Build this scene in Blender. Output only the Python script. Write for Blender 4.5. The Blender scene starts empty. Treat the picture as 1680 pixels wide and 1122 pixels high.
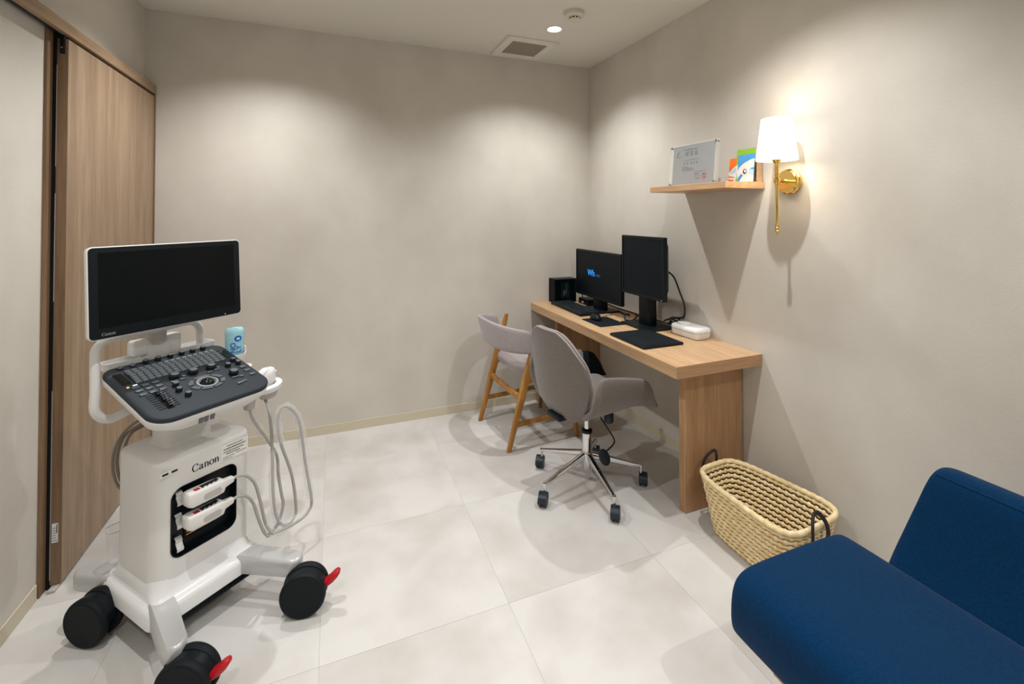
import bpy, bmesh, math, random
from mathutils import Vector, Matrix
random.seed(7)
R = math.radians
S = bpy.context.scene
COL = S.collection

# ------------------------------------------------------------------ camera
W_, H_ = 2.835, 2.517            # room width, ceiling height (right wall X=0, back wall Y=0)
DEP = 4.35                        # room depth
cd = bpy.data.cameras.new('camera'); cam = bpy.data.objects.new('camera', cd); COL.objects.link(cam)
S.camera = cam
FPX, CX, CY, YAW, PITCH, ROLL = 761.48, 855.02, 340.43, 0.3859, 0.0147, 0.0004
cd.sensor_fit = 'HORIZONTAL'; cd.sensor_width = 36; cd.lens = FPX / 1680 * 36
cd.shift_x = (840 - CX) / 1680; cd.shift_y = (CY - 561) / 1680; cd.clip_start = .02
fw = Vector((math.sin(YAW) * math.cos(PITCH), math.cos(YAW) * math.cos(PITCH), math.sin(PITCH)))
rt = Vector((math.cos(YAW), -math.sin(YAW), 0)); up = rt.cross(fw)
cam.matrix_world = Matrix.Translation((-1.8632, -3.1641, 1.3721)) @ Matrix((rt, up, -fw)).transposed().to_4x4()

# ------------------------------------------------------------------ world + exposure
wd = bpy.data.worlds.new('world'); S.world = wd; wd.use_nodes = True
wd.node_tree.nodes['Background'].inputs[0].default_value = (.9, .88, .85, 1)
wd.node_tree.nodes['Background'].inputs[1].default_value = .05
vs = S.view_settings; vs.view_transform = 'Standard'; vs.look = 'None'; vs.gamma = 1
vs.use_curve_mapping = False; vs.exposure = 0.0
LAMP_W = 66
LAMP_COL = (1.0, .995, .985)
DOWN = [(x, y) for y in (-.60, -1.91, -3.50) for x in (-.60, -2.22)]

# ------------------------------------------------------------------ materials
def srgb(h):
    if isinstance(h, str):
        c = [int(h[i:i + 2], 16) / 255 for i in (0, 2, 4)]
    else: c = list(h)
    return tuple(x / 12.92 if x <= .04045 else ((x + .055) / 1.055) ** 2.4 for x in c) + (1,)
MATS = {}
def mat(name, col, rough=.5, metal=0, spec=.5, col2=None, nscale=8, stretch=(1, 1, 1), bump=0, bscale=200, detail=4,
        emit=0, emcol=None, trans=0, alpha=1, sheen=0, coat=0, rnd=0, ior=1.45, contrast=(.35, .65)):
    m = bpy.data.materials.new(name); m.use_nodes = True; nt = m.node_tree; b = nt.nodes['Principled BSDF']
    c = srgb(col); b.inputs['Base Color'].default_value = c
    b.inputs['Roughness'].default_value = rough; b.inputs['Metallic'].default_value = metal
    b.inputs['Specular IOR Level'].default_value = spec; b.inputs['IOR'].default_value = ior
    b.inputs['Transmission Weight'].default_value = trans; b.inputs['Alpha'].default_value = alpha
    b.inputs['Sheen Weight'].default_value = sheen; b.inputs['Coat Weight'].default_value = coat
    if emit:
        b.inputs['Emission Color'].default_value = srgb(emcol or col); b.inputs['Emission Strength'].default_value = emit
    tc = nt.nodes.new('ShaderNodeTexCoord')
    def mapped(sc, st):
        mp = nt.nodes.new('ShaderNodeMapping'); mp.inputs['Scale'].default_value = [s * sc for s in st]
        nt.links.new(tc.outputs['Object'], mp.inputs[0]); return mp
    if col2:
        n = nt.nodes.new('ShaderNodeTexNoise'); n.inputs['Scale'].default_value = 1; n.inputs['Detail'].default_value = detail
        mp = mapped(nscale, stretch)
        if rnd:
            oi = nt.nodes.new('ShaderNodeObjectInfo'); ad = nt.nodes.new('ShaderNodeVectorMath'); ad.operation = 'MULTIPLY_ADD'
            nt.links.new(oi.outputs['Random'], ad.inputs[0]); ad.inputs[1].default_value = (37, 53, 71)
            nt.links.new(mp.outputs[0], ad.inputs[2]); nt.links.new(ad.outputs[0], n.inputs['Vector'])
        else: nt.links.new(mp.outputs[0], n.inputs['Vector'])
        r = nt.nodes.new('ShaderNodeMapRange'); r.inputs[1].default_value, r.inputs[2].default_value = contrast
        nt.links.new(n.outputs[0], r.inputs[0])
        mx = nt.nodes.new('ShaderNodeMix'); mx.data_type = 'RGBA'
        mx.inputs['A'].default_value = c; mx.inputs['B'].default_value = srgb(col2)
        nt.links.new(r.outputs[0], mx.inputs['Factor']); nt.links.new(mx.outputs['Result'], b.inputs['Base Color'])
    if bump:
        n2 = nt.nodes.new('ShaderNodeTexNoise'); n2.inputs['Scale'].default_value = 1; n2.inputs['Detail'].default_value = 3
        nt.links.new(mapped(bscale, stretch).outputs[0], n2.inputs['Vector'])
        bp = nt.nodes.new('ShaderNodeBump'); bp.inputs['Strength'].default_value = bump; bp.inputs['Distance'].default_value = .002
        nt.links.new(n2.outputs[0], bp.inputs['Height']); nt.links.new(bp.outputs[0], b.inputs['Normal'])
    MATS[name] = m; return m

def wood(name, c1, c2, axis, rough=.45, fine=1.0):
    """two-scale streaked grain running along one axis of the object"""
    st = [14, 14, 14]; st[axis] = .7
    m = mat(name, c1, rough, col2=c2, nscale=1.6 * fine, stretch=st, detail=6, bump=.12, bscale=9)
    nt = m.node_tree; b = nt.nodes['Principled BSDF']
    mx = [n for n in nt.nodes if n.bl_idname == 'ShaderNodeMix'][0]
    tc = [n for n in nt.nodes if n.bl_idname == 'ShaderNodeTexCoord'][0]
    mp = nt.nodes.new('ShaderNodeMapping'); mp.inputs['Scale'].default_value = [s * 9 * fine for s in st]
    nt.links.new(tc.outputs['Object'], mp.inputs[0])
    n = nt.nodes.new('ShaderNodeTexNoise'); n.inputs['Scale'].default_value = 1; n.inputs['Detail'].default_value = 3
    nt.links.new(mp.outputs[0], n.inputs['Vector'])
    r = nt.nodes.new('ShaderNodeMapRange'); r.inputs[1].default_value = .3; r.inputs[2].default_value = .7
    r.inputs[3].default_value = .80; r.inputs[4].default_value = 1.06
    nt.links.new(n.outputs[0], r.inputs[0])
    m2 = nt.nodes.new('ShaderNodeMix'); m2.data_type = 'RGBA'; m2.blend_type = 'MULTIPLY'; m2.inputs['Factor'].default_value = 1
    nt.links.new(mx.outputs['Result'], m2.inputs['A']); nt.links.new(r.outputs[0], m2.inputs['B'])
    nt.links.new(m2.outputs['Result'], b.inputs['Base Color'])
    return m

mat('wall', 'D8D3CA', .9, spec=.15, col2='C8C2B8', nscale=2.6, stretch=(1, 1, .8), detail=8, bump=.18, bscale=120, contrast=(.3, .75))
mat('ceiling', 'E0DDD4', .95, spec=.1)
mat('tile', 'D2D0CD', .42, spec=.35, col2='B7B0A9', nscale=3.2, detail=7, rnd=1, contrast=(.42, .85))
mat('grout', 'CDCAC5', .8)
mat('baseboard', 'CFC6B0', .6, spec=.3)
wood('oak_z', 'AB9278', '967D64', 2); wood('oak_y', 'A98D71', '92775C', 1)
wood('oak_dark_z', '8F745A', '795E45', 2)
wood('desk_top', 'D6B38C', 'C8A27A', 1, .4); wood('desk_leg', 'C39B74', 'B38962', 2, .42); wood('shelf', 'D6AF86', 'C79E74', 1, .4)  # desk top paler than legs: the light falling on it is in the colours
wood('desk_edge', 'C39B74', 'B38962', 0, .42)  # edge takes the legs' darker tone, shade put into the colour
wood('chair_wood', 'C08A45', 'A26F32', 2, .4, 1.6)
mat('mauve_fabric', 'B3A9AA', .95, spec=.1, col2='A0979A', nscale=220, detail=2, bump=.5, bscale=500, sheen=.3)
mat('taupe_fabric', '7A726C', .95, spec=.1, col2='68615C', nscale=260, detail=2, bump=.5, bscale=600, sheen=.3)
mat('blue_fabric', '033054', .95, spec=.05, col2='022747', nscale=240, detail=2, bump=.45, bscale=500, sheen=.08)
mat('black_plastic', '0A1319', .42, spec=.3); mat('black_gloss', '04090E', .12, spec=.5); mat('black_matte', '0C151B', .7, spec=.25)
mat('rubber', '0B1217', .65, spec=.3, bump=.1, bscale=300)
mat('screen', '02080C', .18, spec=.22)
mat('screen_matte', '06111A', .45, spec=.2)
mat('white_plastic', 'E2E1DF', .38, spec=.4); mat('white_gloss', 'EDEDEE', .22, spec=.5); mat('grey_plastic', 'B9B5B1', .5)
mat('cream_plastic', 'DAD4C6', .5)
mat('console', '2A3138', .55, spec=.3, bump=.15, bscale=700); mat('console_edge', '22282E', .45)
mat('key', '4E555B', .4); mat('key_dark', '1B262D', .4); mat('key_mid', '666D73', .35); mat('key_light', '8E9296', .5); mat('knob', '15191D', .4); mat('knob_top', '5A6066', .45)
mat('silver', 'CDCECF', .34, metal=.45); mat('chrome', 'D8D8DA', .08, metal=1); mat('steel', 'B5B6B8', .3, metal=1)
mat('brass', 'EBC877', .16, metal=1)
mat('red', 'B3151E', .35); mat('ink', '16181B', .7); mat('ink_grey', '6A6A6C', .8); mat('blue_ink', '1463C0', .5)
mat('paper_white', 'EDEDEA', .7); mat('cert_paper_shaded', '8F8F93', .8, spec=.1); mat('seal', 'B0555F', .7)  # certificate grey is the shade on its sheet, put into the colour
mat('gel_blue', 'A9E2F0', .15, spec=.5, alpha=.72)
mat('cable_grey', 'A9A7A3', .5); mat('cable_black', '0D1013', .5); mat('cable_olive', '7C776C', .6)
mat('clear', 'F4F6F7', .12, trans=.0, alpha=.16, spec=.6); mat('acrylic', 'E9EFEA', .05, alpha=.10, spec=.6)
mat('film', 'F3F4F4', .22, alpha=.22, spec=.7, bump=.9, bscale=60)
mat('orange', 'F2761B', .55); mat('green', '8DBB2F', .55); mat('sky_blue', '4FA0DC', .55); mat('pale_blue', 'BFD9EE', .6)
mat('straw', 'F1E0B8', .75, spec=.2, col2='DFC591', nscale=45, detail=3, bump=.4, bscale=220)
mat('slit_shade', '3E2C16', .95); mat('straw_tan', 'B8935A', .95); mat('dark_leather', '231C20', .5)  # near-black brown is painted shade for the basket slits
mat('shade', 'FFF8EC', .8, emit=1.5, emcol='FFF3E2')
mat('lamp_face', 'FFFFFF', .5, emit=14, emcol='FFFDF6')
mat('yellow_led', 'E8C93A', .4, emit=.6); mat('led_white', 'DCE6F2', .4, emit=.6)
mat('screen_text', '1E8FE8', .5, emit=1.1); mat('screen_text_dim', '2A5E86', .5, emit=.35)
mat('pcb', '1D5A55', .5); mat('vent_dark', 'ACA194', .8); mat('slot', '050505', .9)
mat('smoked_glass', '0A1418', .08, alpha=.35, spec=.4)
mat('gold_pin', 'B89045', .3, metal=1); mat('navy_plastic', '18242F', .4)

# ------------------------------------------------------------------ mesh helpers
def BM(): return bmesh.new()
def obj(name, bm, m, parent=None, smooth=35, loc=None, rot=None, label=None, sub=0, solid=None):
    bmesh.ops.recalc_face_normals(bm, faces=bm.faces[:])
    if smooth:
        for f in bm.faces: f.smooth = True
        for e in bm.edges:
            if len(e.link_faces) == 2 and e.calc_face_angle(0) > R(smooth): e.smooth = False
    me = bpy.data.meshes.new(name); bm.to_mesh(me); bm.free()
    o = bpy.data.objects.new(name, me); COL.objects.link(o)
    me.materials.append(MATS[m] if isinstance(m, str) else m)
    if parent: o.parent = parent
    if loc: o.location = loc
    if rot: o.rotation_euler = rot
    if label: o['label'] = label
    if solid:
        md = o.modifiers.new('thickness', 'SOLIDIFY'); md.thickness = solid[0]; md.offset = solid[1]
    if sub:
        md = o.modifiers.new('smooth', 'SUBSURF'); md.levels = sub; md.render_levels = sub
    return o
def thing(name, label, cat, loc=(0, 0, 0), rz=0, group=None):
    o = bpy.data.objects.new(name, None); COL.objects.link(o); o.empty_display_size = .1
    o.location = loc; o.rotation_euler = (0, 0, rz); return tag(o, label, cat, group)
def tag(o, label, cat, group=None):
    o['label'] = label; o['category'] = cat
    if group: o['group'] = group
    return o
def struct(o): o['kind'] = 'structure'; return o
def box(bm, x0, x1, y0, y1, z0, z1, bev=0, seg=2, mtx=None):
    g = bmesh.ops.create_cube(bm, size=1)['verts']
    for v in g:
        v.co = Vector(((x0 + x1) / 2 + v.co.x * (x1 - x0), (y0 + y1) / 2 + v.co.y * (y1 - y0), (z0 + z1) / 2 + v.co.z * (z1 - z0)))
    if bev:
        es = list({e for v in g for e in v.link_edges})
        r = bmesh.ops.bevel(bm, geom=es, offset=bev, segments=seg, profile=.5, affect='EDGES')
        g = list({v for f in r['faces'] for v in f.verts} | {v for v in g if v.is_valid})
    if mtx is not None: bmesh.ops.transform(bm, matrix=mtx, verts=g)
    return g
def rrect(x0, x1, y0, y1, r, n=6):
    """rounded rectangle outline; r is one radius or four (x1y1, x0y1, x0y0, x1y0)"""
    r = r if isinstance(r, (tuple, list)) else (r,) * 4; pts = []
    for k, (cx, cy) in enumerate(((x1, y1), (x0, y1), (x0, y0), (x1, y0))):
        sx, sy = ((-1, -1), (1, -1), (1, 1), (-1, 1))[k]; q = max(r[k], 1e-4)
        for i in range(n + 1):
            a = R(90 * k + 90 * i / n); pts.append((cx + sx * q + q * math.cos(a), cy + sy * q + q * math.sin(a)))
    return pts
def loft(bm, rings, cap=True, closed=True):
    vs = [[bm.verts.new(p) for p in r] for r in rings]; n = len(vs[0])
    for a, b in zip(vs, vs[1:]):
        for i in range(n if closed else n - 1):
            bm.faces.new((a[i], a[(i + 1) % n], b[(i + 1) % n], b[i]))
    if cap and closed:
        bm.faces.new(vs[0][::-1]); bm.faces.new(vs[-1])
    return vs
def inset(pts, d):
    cx = sum(p[0] for p in pts) / len(pts); cy = sum(p[1] for p in pts) / len(pts)
    n = len(pts); out = []
    for i, p in enumerate(pts):
        a, b = pts[i - 1], pts[(i + 1) % n]; tx, ty = b[0] - a[0], b[1] - a[1]; l = math.hypot(tx, ty) or 1
        nx, ny = -ty / l, tx / l
        out.append((p[0] + nx * d, p[1] + ny * d))
    return out
def slab(bm, pts, z0, z1, bev=0, seg=3, both=True, mtx=None):
    """extruded CCW outline with rounded top (and bottom) rim"""
    rings = []
    prof = []
    if bev and both: prof += [(bev * (1 - math.sin(R(90 * i / seg))), z0 + bev * (1 - math.cos(R(90 * i / seg)))) for i in range(seg + 1)]
    else: prof.append((0, z0))
    if bev: prof += [(bev * (1 - math.cos(R(90 * i / seg))), z1 - bev * (1 - math.sin(R(90 * i / seg)))) for i in range(seg + 1)]
    else: prof.append((0, z1))
    for d, z in prof:
        q = inset(pts, d) if d else pts
        rings.append([Vector((x, y, z)) for x, y in q])
    if mtx is not None: rings = [[mtx @ p for p in r] for r in rings]
    loft(bm, rings)
def lathe(bm, prof, n=24, mtx=None):
    """profile of (radius, z) revolved around z"""
    rings = [[Vector((max(r, 1e-5) * math.cos(2 * math.pi * i / n), max(r, 1e-5) * math.sin(2 * math.pi * i / n), z)) for i in range(n)] for r, z in prof]
    if mtx is not None: rings = [[mtx @ p for p in q] for q in rings]
    loft(bm, rings)
def smooth_path(pts, n=6, closed=False):
    P = [Vector(p) for p in pts]; out = []; m = len(P)
    for i in range(m if closed else m - 1):
        p0 = P[i - 1] if (i or closed) else P[0]; p1 = P[i]; p2 = P[(i + 1) % m]
        p3 = P[(i + 2) % m] if (closed or i + 2 < m) else P[-1]
        for k in range(n):
            t = k / n
            out.append(.5 * ((2 * p1) + (p2 - p0) * t + (2 * p0 - 5 * p1 + 4 * p2 - p3) * t * t + (3 * p1 - p0 - 3 * p2 + p3) * t ** 3))
    if not closed: out.append(P[-1])
    return out
def tube(bm, pts, r, seg=8, closed=False, flat=1.0):
    """tube along a polyline; r is a number or a function of 0..1"""
    P = [Vector(p) for p in pts]; n = len(P); rings = []; nrm = None
    for i in range(n):
        a = P[i - 1] if (i or closed) else P[i]; b = P[(i + 1) % n] if (closed or i < n - 1) else P[i]
        t = (b - a).normalized()
        if nrm is None:
            nrm = t.cross(Vector((0, 0, 1)));
            if nrm.length < .05: nrm = t.cross(Vector((0, 1, 0)))
        nrm = (nrm - t * nrm.dot(t)).normalized(); bi = t.cross(nrm)
        rr = r(i / (n - 1)) if callable(r) else r
        rings.append([P[i] + rr * (math.cos(2 * math.pi * k / seg) * nrm + flat * math.sin(2 * math.pi * k / seg) * bi) for k in range(seg)])
    if closed: rings.append(rings[0]); 
    vs = [[bm.verts.new(p) for p in q] for q in (rings[:-1] if closed else rings)]
    if closed: vs.append(vs[0])
    for a, b in zip(vs, vs[1:]):
        for k in range(seg): bm.faces.new((a[k], a[(k + 1) % seg], b[(k + 1) % seg], b[k]))
    if not closed: bm.faces.new(vs[0][::-1]); bm.faces.new(vs[-1])
def bar(bm, p, q, w, d, side=(0, 1, 0), w2=None, d2=None, bev=.003):
    """rectangular bar from p to q: w along side, d across; w2,d2 at the q end"""
    p, q = Vector(p), Vector(q); t = (q - p).normalized(); s = Vector(side); s = (s - t * s.dot(t)).normalized(); u = t.cross(s)
    w2 = w2 or w; d2 = d2 or d; rings = []
    for c, a, b in ((p, w, d), (q, w2, d2)):
        rings.append([c + s * x + u * y for x, y in rrect(-a / 2, a / 2, -b / 2, b / 2, bev, 2)])
    loft(bm, rings)
def boolean_cut(o, cutter_bm):
    me = bpy.data.meshes.new('c'); cutter_bm.to_mesh(me); cutter_bm.free(); c = bpy.data.objects.new('c', me); COL.objects.link(c)
    bpy.context.view_layer.update(); c.matrix_world = o.matrix_world
    md = o.modifiers.new('b', 'BOOLEAN'); md.object = c; md.operation = 'DIFFERENCE'; md.solver = 'EXACT'
    dg = bpy.context.evaluated_depsgraph_get(); dg.update()
    new = bpy.data.meshes.new_from_object(o.evaluated_get(dg)); o.modifiers.remove(md)
    old = o.data; new.name = old.name; o.data = new; bpy.data.meshes.remove(old)
    bpy.data.objects.remove(c); bpy.data.meshes.remove(me)
def text(name, s, size, m, parent, mtx, extrude=.0004, bold=0, align='LEFT', shear=0):
    cu = bpy.data.curves.new(name, 'FONT'); cu.body = s; cu.size = size; cu.extrude = extrude; cu.offset = bold; cu.align_x = align; cu.shear = shear
    t = bpy.data.objects.new(name, cu); COL.objects.link(t)
    dg = bpy.context.evaluated_depsgraph_get(); dg.update()
    me = bpy.data.meshes.new_from_object(t.evaluated_get(dg)); bpy.data.objects.remove(t); bpy.data.curves.remove(cu)
    me.transform(mtx); me.name = name; me.materials.clear(); me.materials.append(MATS[m])
    o = bpy.data.objects.new(name, me); COL.objects.link(o); o.parent = parent; return o
def axes(o, x, y):
    """matrix whose local x,y axes are given directions, z their cross product"""
    x = Vector(x).normalized(); y = Vector(y); y = (y - x * y.dot(x)).normalized(); z = x.cross(y)
    return Matrix.Translation(o) @ Matrix((x, y, z)).transposed().to_4x4()
def nib(bm, pts, thick, thin, ang, mtx, n=6):
    """flat broad-nib pen stroke in the XY plane of mtx"""
    P = smooth_path([(x, y, 0) for x, y in pts], n); L, Rr = [], []
    for i, p in enumerate(P):
        t = (P[min(i + 1, len(P) - 1)] - P[max(i - 1, 0)]).normalized(); a = math.atan2(t.y, t.x)
        w = thin + (thick - thin) * abs(math.sin(a - ang)); nn = Vector((-t.y, t.x, 0)) * w / 2
        L.append(bm.verts.new(mtx @ (p + nn))); Rr.append(bm.verts.new(mtx @ (p - nn)))
    for i in range(len(P) - 1): bm.faces.new((L[i], L[i + 1], Rr[i + 1], Rr[i]))
def maker_word(name, m, parent, mtx, h):
    """the serif five-letter maker's word, x-height .62h"""
    bm = BM(); k = h
    def st(dx, pts, a=0): nib(bm, [((x + dx) * k, y * k) for x, y in pts], .17 * k, .045 * k, a, mtx)
    st(0, [(.80, .78), (.66, .93), (.42, .98), (.16, .80), (.08, .48), (.18, .16), (.42, 0), (.64, .03), (.82, .2)]); st(0, [(.80, .78), (.62, .70)])
    st(.92, [(.06, .50), (.20, .64), (.38, .60), (.42, .42), (.42, .14), (.50, .02), (.58, .06)]); st(.92, [(.42, .38), (.18, .30), (.08, .14), (.18, .0), (.32, .04), (.42, .16)])
    for dx in (1.58, 2.98):
        st(dx, [(.16, .66), (.16, .34), (.16, 0)]); st(dx, [(.16, .48), (.30, .63), (.46, .62), (.53, .46), (.53, .2), (.53, 0)])
        st(dx, [(.04, .64), (.16, .66)]); st(dx, [(.04, .0), (.28, .0)]); st(dx, [(.42, .0), (.66, .0)])
    st(2.28, [(.34, .66), (.14, .54), (.07, .32), (.14, .10), (.34, -.01), (.54, .10), (.61, .32), (.54, .54), (.34, .66)])
    return obj(name, bm, m, parent, smooth=0)

# ================================================================== the room
bm = BM(); box(bm, -W_ - .1, .1, -DEP - .1, .1, -.1, -.0012); floor = struct(obj('floor', bm, 'grout', smooth=0))
xs = [-W_] + [-2.509 + .615 * k for k in range(5)] + [0]
ys = [0] + [-.405 - .603 * k for k in range(7)] + [-DEP]
g = .0004
for x0, x1 in zip(xs, xs[1:]):
    for y1, y0 in zip(ys, ys[1:]):
        bm = BM(); box(bm, x0 + g, x1 - g, y0 + g, y1 - g, -.0012, 0, .0003, 1); obj('floor_tile', bm, 'tile', floor, smooth=0)
bm = BM(); box(bm, -W_ - .1, .1, -DEP - .1, .1, H_, H_ + .1); struct(obj('ceiling', bm, 'ceiling', smooth=0))
bm = BM(); box(bm, -W_ - .1, .1, 0, .1, 0, H_); struct(obj('wall_back', bm, 'wall', smooth=0))
bm = BM(); box(bm, 0, .1, -DEP, 0, 0, H_); struct(obj('wall_right', bm, 'wall', smooth=0))
bm = BM(); box(bm, -W_ - .1, -W_, -DEP, 0, 0, H_); struct(obj('wall_left', bm, 'wall', smooth=0))
bm = BM(); box(bm, -W_ - .1, .1, -DEP - .1, -DEP, 0, H_); struct(obj('wall_front', bm, 'wall', smooth=0))
BH = .056
bm = BM(); box(bm, -W_ + .05, -.005, -.005, 0, 0, BH, .001, 1); struct(obj('baseboard_back', bm, 'baseboard', smooth=0))
bm = BM(); box(bm, -.005, 0, -DEP + .005, 0, 0, BH, .001, 1); struct(obj('baseboard_right', bm, 'baseboard', smooth=0))
bm = BM(); box(bm, -W_, -W_ + .005, -DEP + .005, -.968, 0, BH, .001, 1); struct(obj('baseboard_left', bm, 'baseboard', smooth=0))
bm = BM(); box(bm, -W_, 0, -DEP, -DEP + .005, 0, BH, .001, 1); struct(obj('baseboard_front', bm, 'baseboard', smooth=0))

# sliding door hung in front of the left wall
bm = BM(); box(bm, -2.816, -2.785, -.918, -.012, .010, 2.030, .0015, 1); door = struct(obj('door_1', bm, 'oak_z', smooth=0))
bm = BM(); box(bm, -2.8165, -2.7845, -.9195, -.917, .012, 2.028); obj('edge_band', bm, 'oak_dark_z', door, smooth=0)
bm = BM(); box(bm, -2.8185, -2.8155, -.9205, -.910, 1.55, 1.93); box(bm, -2.8185, -2.8155, -.9205, -.910, .03, .72)
box(bm, -2.8185, -2.8155, -.9205, -.910, 1.05, 1.45)
obj('seal_strip', bm, 'grey_plastic', door, smooth=0)
bm = BM(); box(bm, -2.808, -2.794, -.926, -.915, 1.972, 2.043, .001, 1); h = obj('hanger', bm, 'black_plastic', door)
bm = BM(); lathe(bm, [(.0, 0), (.003, 0), (.003, .002), (0, .002)], 10, axes((-2.801, -.9262, 1.994), (1, 0, 0), (0, 0, 1))); obj('screw', bm, 'steel', h)
bm = BM(); box(bm, -2.812, -2.794, -.9206, -.9186, .165, .235); st = obj('sticker', bm, 'paper_white', door, smooth=0, label='small printed sticker')
bm = BM()
for k in range(6): box(bm, -2.810, -2.797 - .002 * (k % 3), -.9211, -.9205, .172 + k * .009, .174 + k * .009)
box(bm, -2.799, -2.796, -.9211, -.9205, .20, .23); obj('print', bm, 'ink_grey', st, smooth=0)
bm = BM(); box(bm, -2.812, -2.789, -.95, -.90, 0.0, .010, .002); obj('floor_guide', bm, 'grey_plastic', door)
# header with track, jambs
bm = BM(); box(bm, -2.800, -2.780, -2.30, 0, 2.043, 2.087, .001, 1); t1 = struct(obj('trim_1', bm, 'oak_y', smooth=0))
bm = BM(); box(bm, -W_, -2.800, -2.30, 0, 2.062, 2.087); obj('header_top', bm, 'oak_y', t1, smooth=0)
bm = BM(); box(bm, -2.812, -2.8005, -2.30, 0, 2.040, 2.062); obj('track', bm, 'black_plastic', t1, smooth=0)
bm = BM(); box(bm, -W_, -2.812, -2.30, 0, 2.050, 2.062); obj('soffit', bm, 'steel', t1, smooth=0)
bm = BM(); box(bm, -W_, -2.826, -.962, -.925, 0, 2.050, .001, 1); struct(obj('trim_2', bm, 'oak_dark_z', smooth=0))
bm = BM(); box(bm, -W_, -2.8175, -.9245, -.90, 0, 2.050); struct(obj('gap_shade', bm, 'slot', smooth=0))  # black strip standing in for the shade in the gap behind the leaf
bm = BM(); box(bm, -2.8165, -2.781, -.0115, 0, 0, 2.043, .001, 1); struct(obj('trim_4', bm, 'oak_dark_z', smooth=0))

# ---------------------------------------------------------------- ceiling fittings
for i, (x, y) in enumerate(DOWN):
    lab = ('round recessed downlight in the ceiling between vent and smoke detector', 'recessed ceiling downlight above the far end of the sliding door', 'recessed ceiling downlight above the sofa end and basket',
           'recessed ceiling downlight above the front of the ultrasound machine', 'recessed ceiling downlight above the near end of the sofa', 'recessed ceiling downlight in the near left of the room')[i]
    t = thing('downlight', lab, 'downlight', (x, y, H_), 0, 'recessed ceiling downlights')
    bm = BM(); lathe(bm, [(.043, 0), (.052, 0), (.052, -.003), (.043, -.004), (.041, -.001)], 32); obj('trim_ring', bm, 'white_plastic', t)
    bm = BM(); lathe(bm, [(.0, -.0005), (.042, -.0005), (.042, -.002), (0, -.002)], 32); obj('lens', bm, 'lamp_face', t)
    ld = bpy.data.lights.new('downlight_beam', 'SPOT'); ld.energy = LAMP_W; ld.color = LAMP_COL; ld.spot_size = R(128); ld.spot_blend = .85; ld.shadow_soft_size = .020
    lo = bpy.data.objects.new('downlight_beam', ld); COL.objects.link(lo); lo.parent = t; lo.location = (0, 0, -.012)

t = thing('smoke_detector', 'round cream smoke detector on the ceiling', 'smoke detector', (-.600, -.855, H_))
bm = BM(); lathe(bm, [(.0, 0), (.054, 0), (.056, -.006), (.055, -.022), (.046, -.029), (.033, -.031), (0, -.031)], 32); obj('base', bm, 'cream_plastic', t)
bm = BM(); lathe(bm, [(.0, -.031), (.027, -.031), (.027, -.040), (0, -.040)], 24); obj('chamber', bm, 'slot', t)
bm = BM(); lathe(bm, [(.0, -.040), (.031, -.040), (.030, -.047), (.022, -.051), (0, -.052)], 24); obj('cap', bm, 'cream_plastic', t)
for k in range(10):
    a = k * math.pi / 5; bm = BM(); box(bm, .0265, .031, -.0035, .0035, -.041, -.030, mtx=Matrix.Rotation(a, 4, 'Z')); obj('rib', bm, 'cream_plastic', t, smooth=0)

t = thing('ceiling_vent', 'square ceiling vent with a dark grille by the corner', 'vent', (-.650, -.230, H_))
bm = BM(); o1 = rrect(-.18, .18, -.18, .18, .004, 2); i1 = rrect(-.12, .12, -.115, .115, .002, 2)
loft(bm, [[Vector((x, y, z)) for x, y in p] for p, z in ((o1, 0), (o1, -.010), (inset(o1, .012), -.016), (inset(i1, -.006), -.012), (i1, -.004), (i1, 0))], cap=False)
obj('frame', bm, 'ceiling', t, smooth=20)
bm = BM(); box(bm, -.12, .12, -.115, .115, -.004, -.001); obj('backing', bm, 'vent_dark', t, smooth=0)
bm = BM()
for k in range(22): box(bm, -.12, .12, -.112 + k * .0106, -.107 + k * .0106, -.0105, -.006)
o = obj('grille_slats', bm, 'vent_dark', t, smooth=0); o['kind'] = 'stuff'

# ================================================================== desk
t = thing('desk', 'long pale oak desk against the right wall', 'desk')
bm = BM(); box(bm, -.50, -.001, -1.570, -.001, .667, .720, .0012, 1); obj('desk_top', bm, 'desk_top', t, smooth=0)
bm = BM(); box(bm, -.4995, -.001, -1.5712, -1.5695, .6675, .7195, .0004, 1); obj('edge_band', bm, 'desk_edge', t, smooth=0)
for y in (-1.46, -.150):
    bm = BM(); box(bm, -.358, -.006, y, y + .042, 0, .667, .001, 1); obj('panel_leg', bm, 'desk_leg', t, smooth=0)

# ================================================================== shelf
bm = BM(); box(bm, -.242, 0, -1.592, -1.062, 1.491, 1.520, .001, 1)
tag(obj('wall_shelf', bm, 'shelf', smooth=0), 'short oak wall shelf holding a certificate and booklets', 'shelf')

# certificate in an acrylic stand
t = thing('certificate_stand', 'certificate painted shade-grey, in a clear acrylic stand on the wall shelf', 'certificate', (-.150, -1.272, 1.5205))
tilt = Matrix.Rotation(R(5), 4, 'Y')
for nm, x, hw, h in (('front_panel', 0, .168, .225), ('back_panel', .013, .168, .225)):
    bm = BM(); box(bm, x, x + .003, -hw, hw, 0.001, h, .0006, 1, mtx=tilt); obj(nm, bm, 'acrylic', t, smooth=0)
bm = BM(); box(bm, .0045, .0055, -.1485, .1485, .008, .218, mtx=tilt); pp = obj('certificate', bm, 'cert_paper_shaded', t, smooth=0, label='printed certificate sheet painted shade-grey')
PM = tilt @ axes((.0042, .1485, .008), (0, -1, 0), (0, 0, 1))     # paper coordinates: x to the right, y up
bm = BM()
def seg(x0, x1, y, h=.0022): box(bm, x0, x1, y, y + h, 0, .0003, mtx=PM)
random.seed(3)
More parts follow.
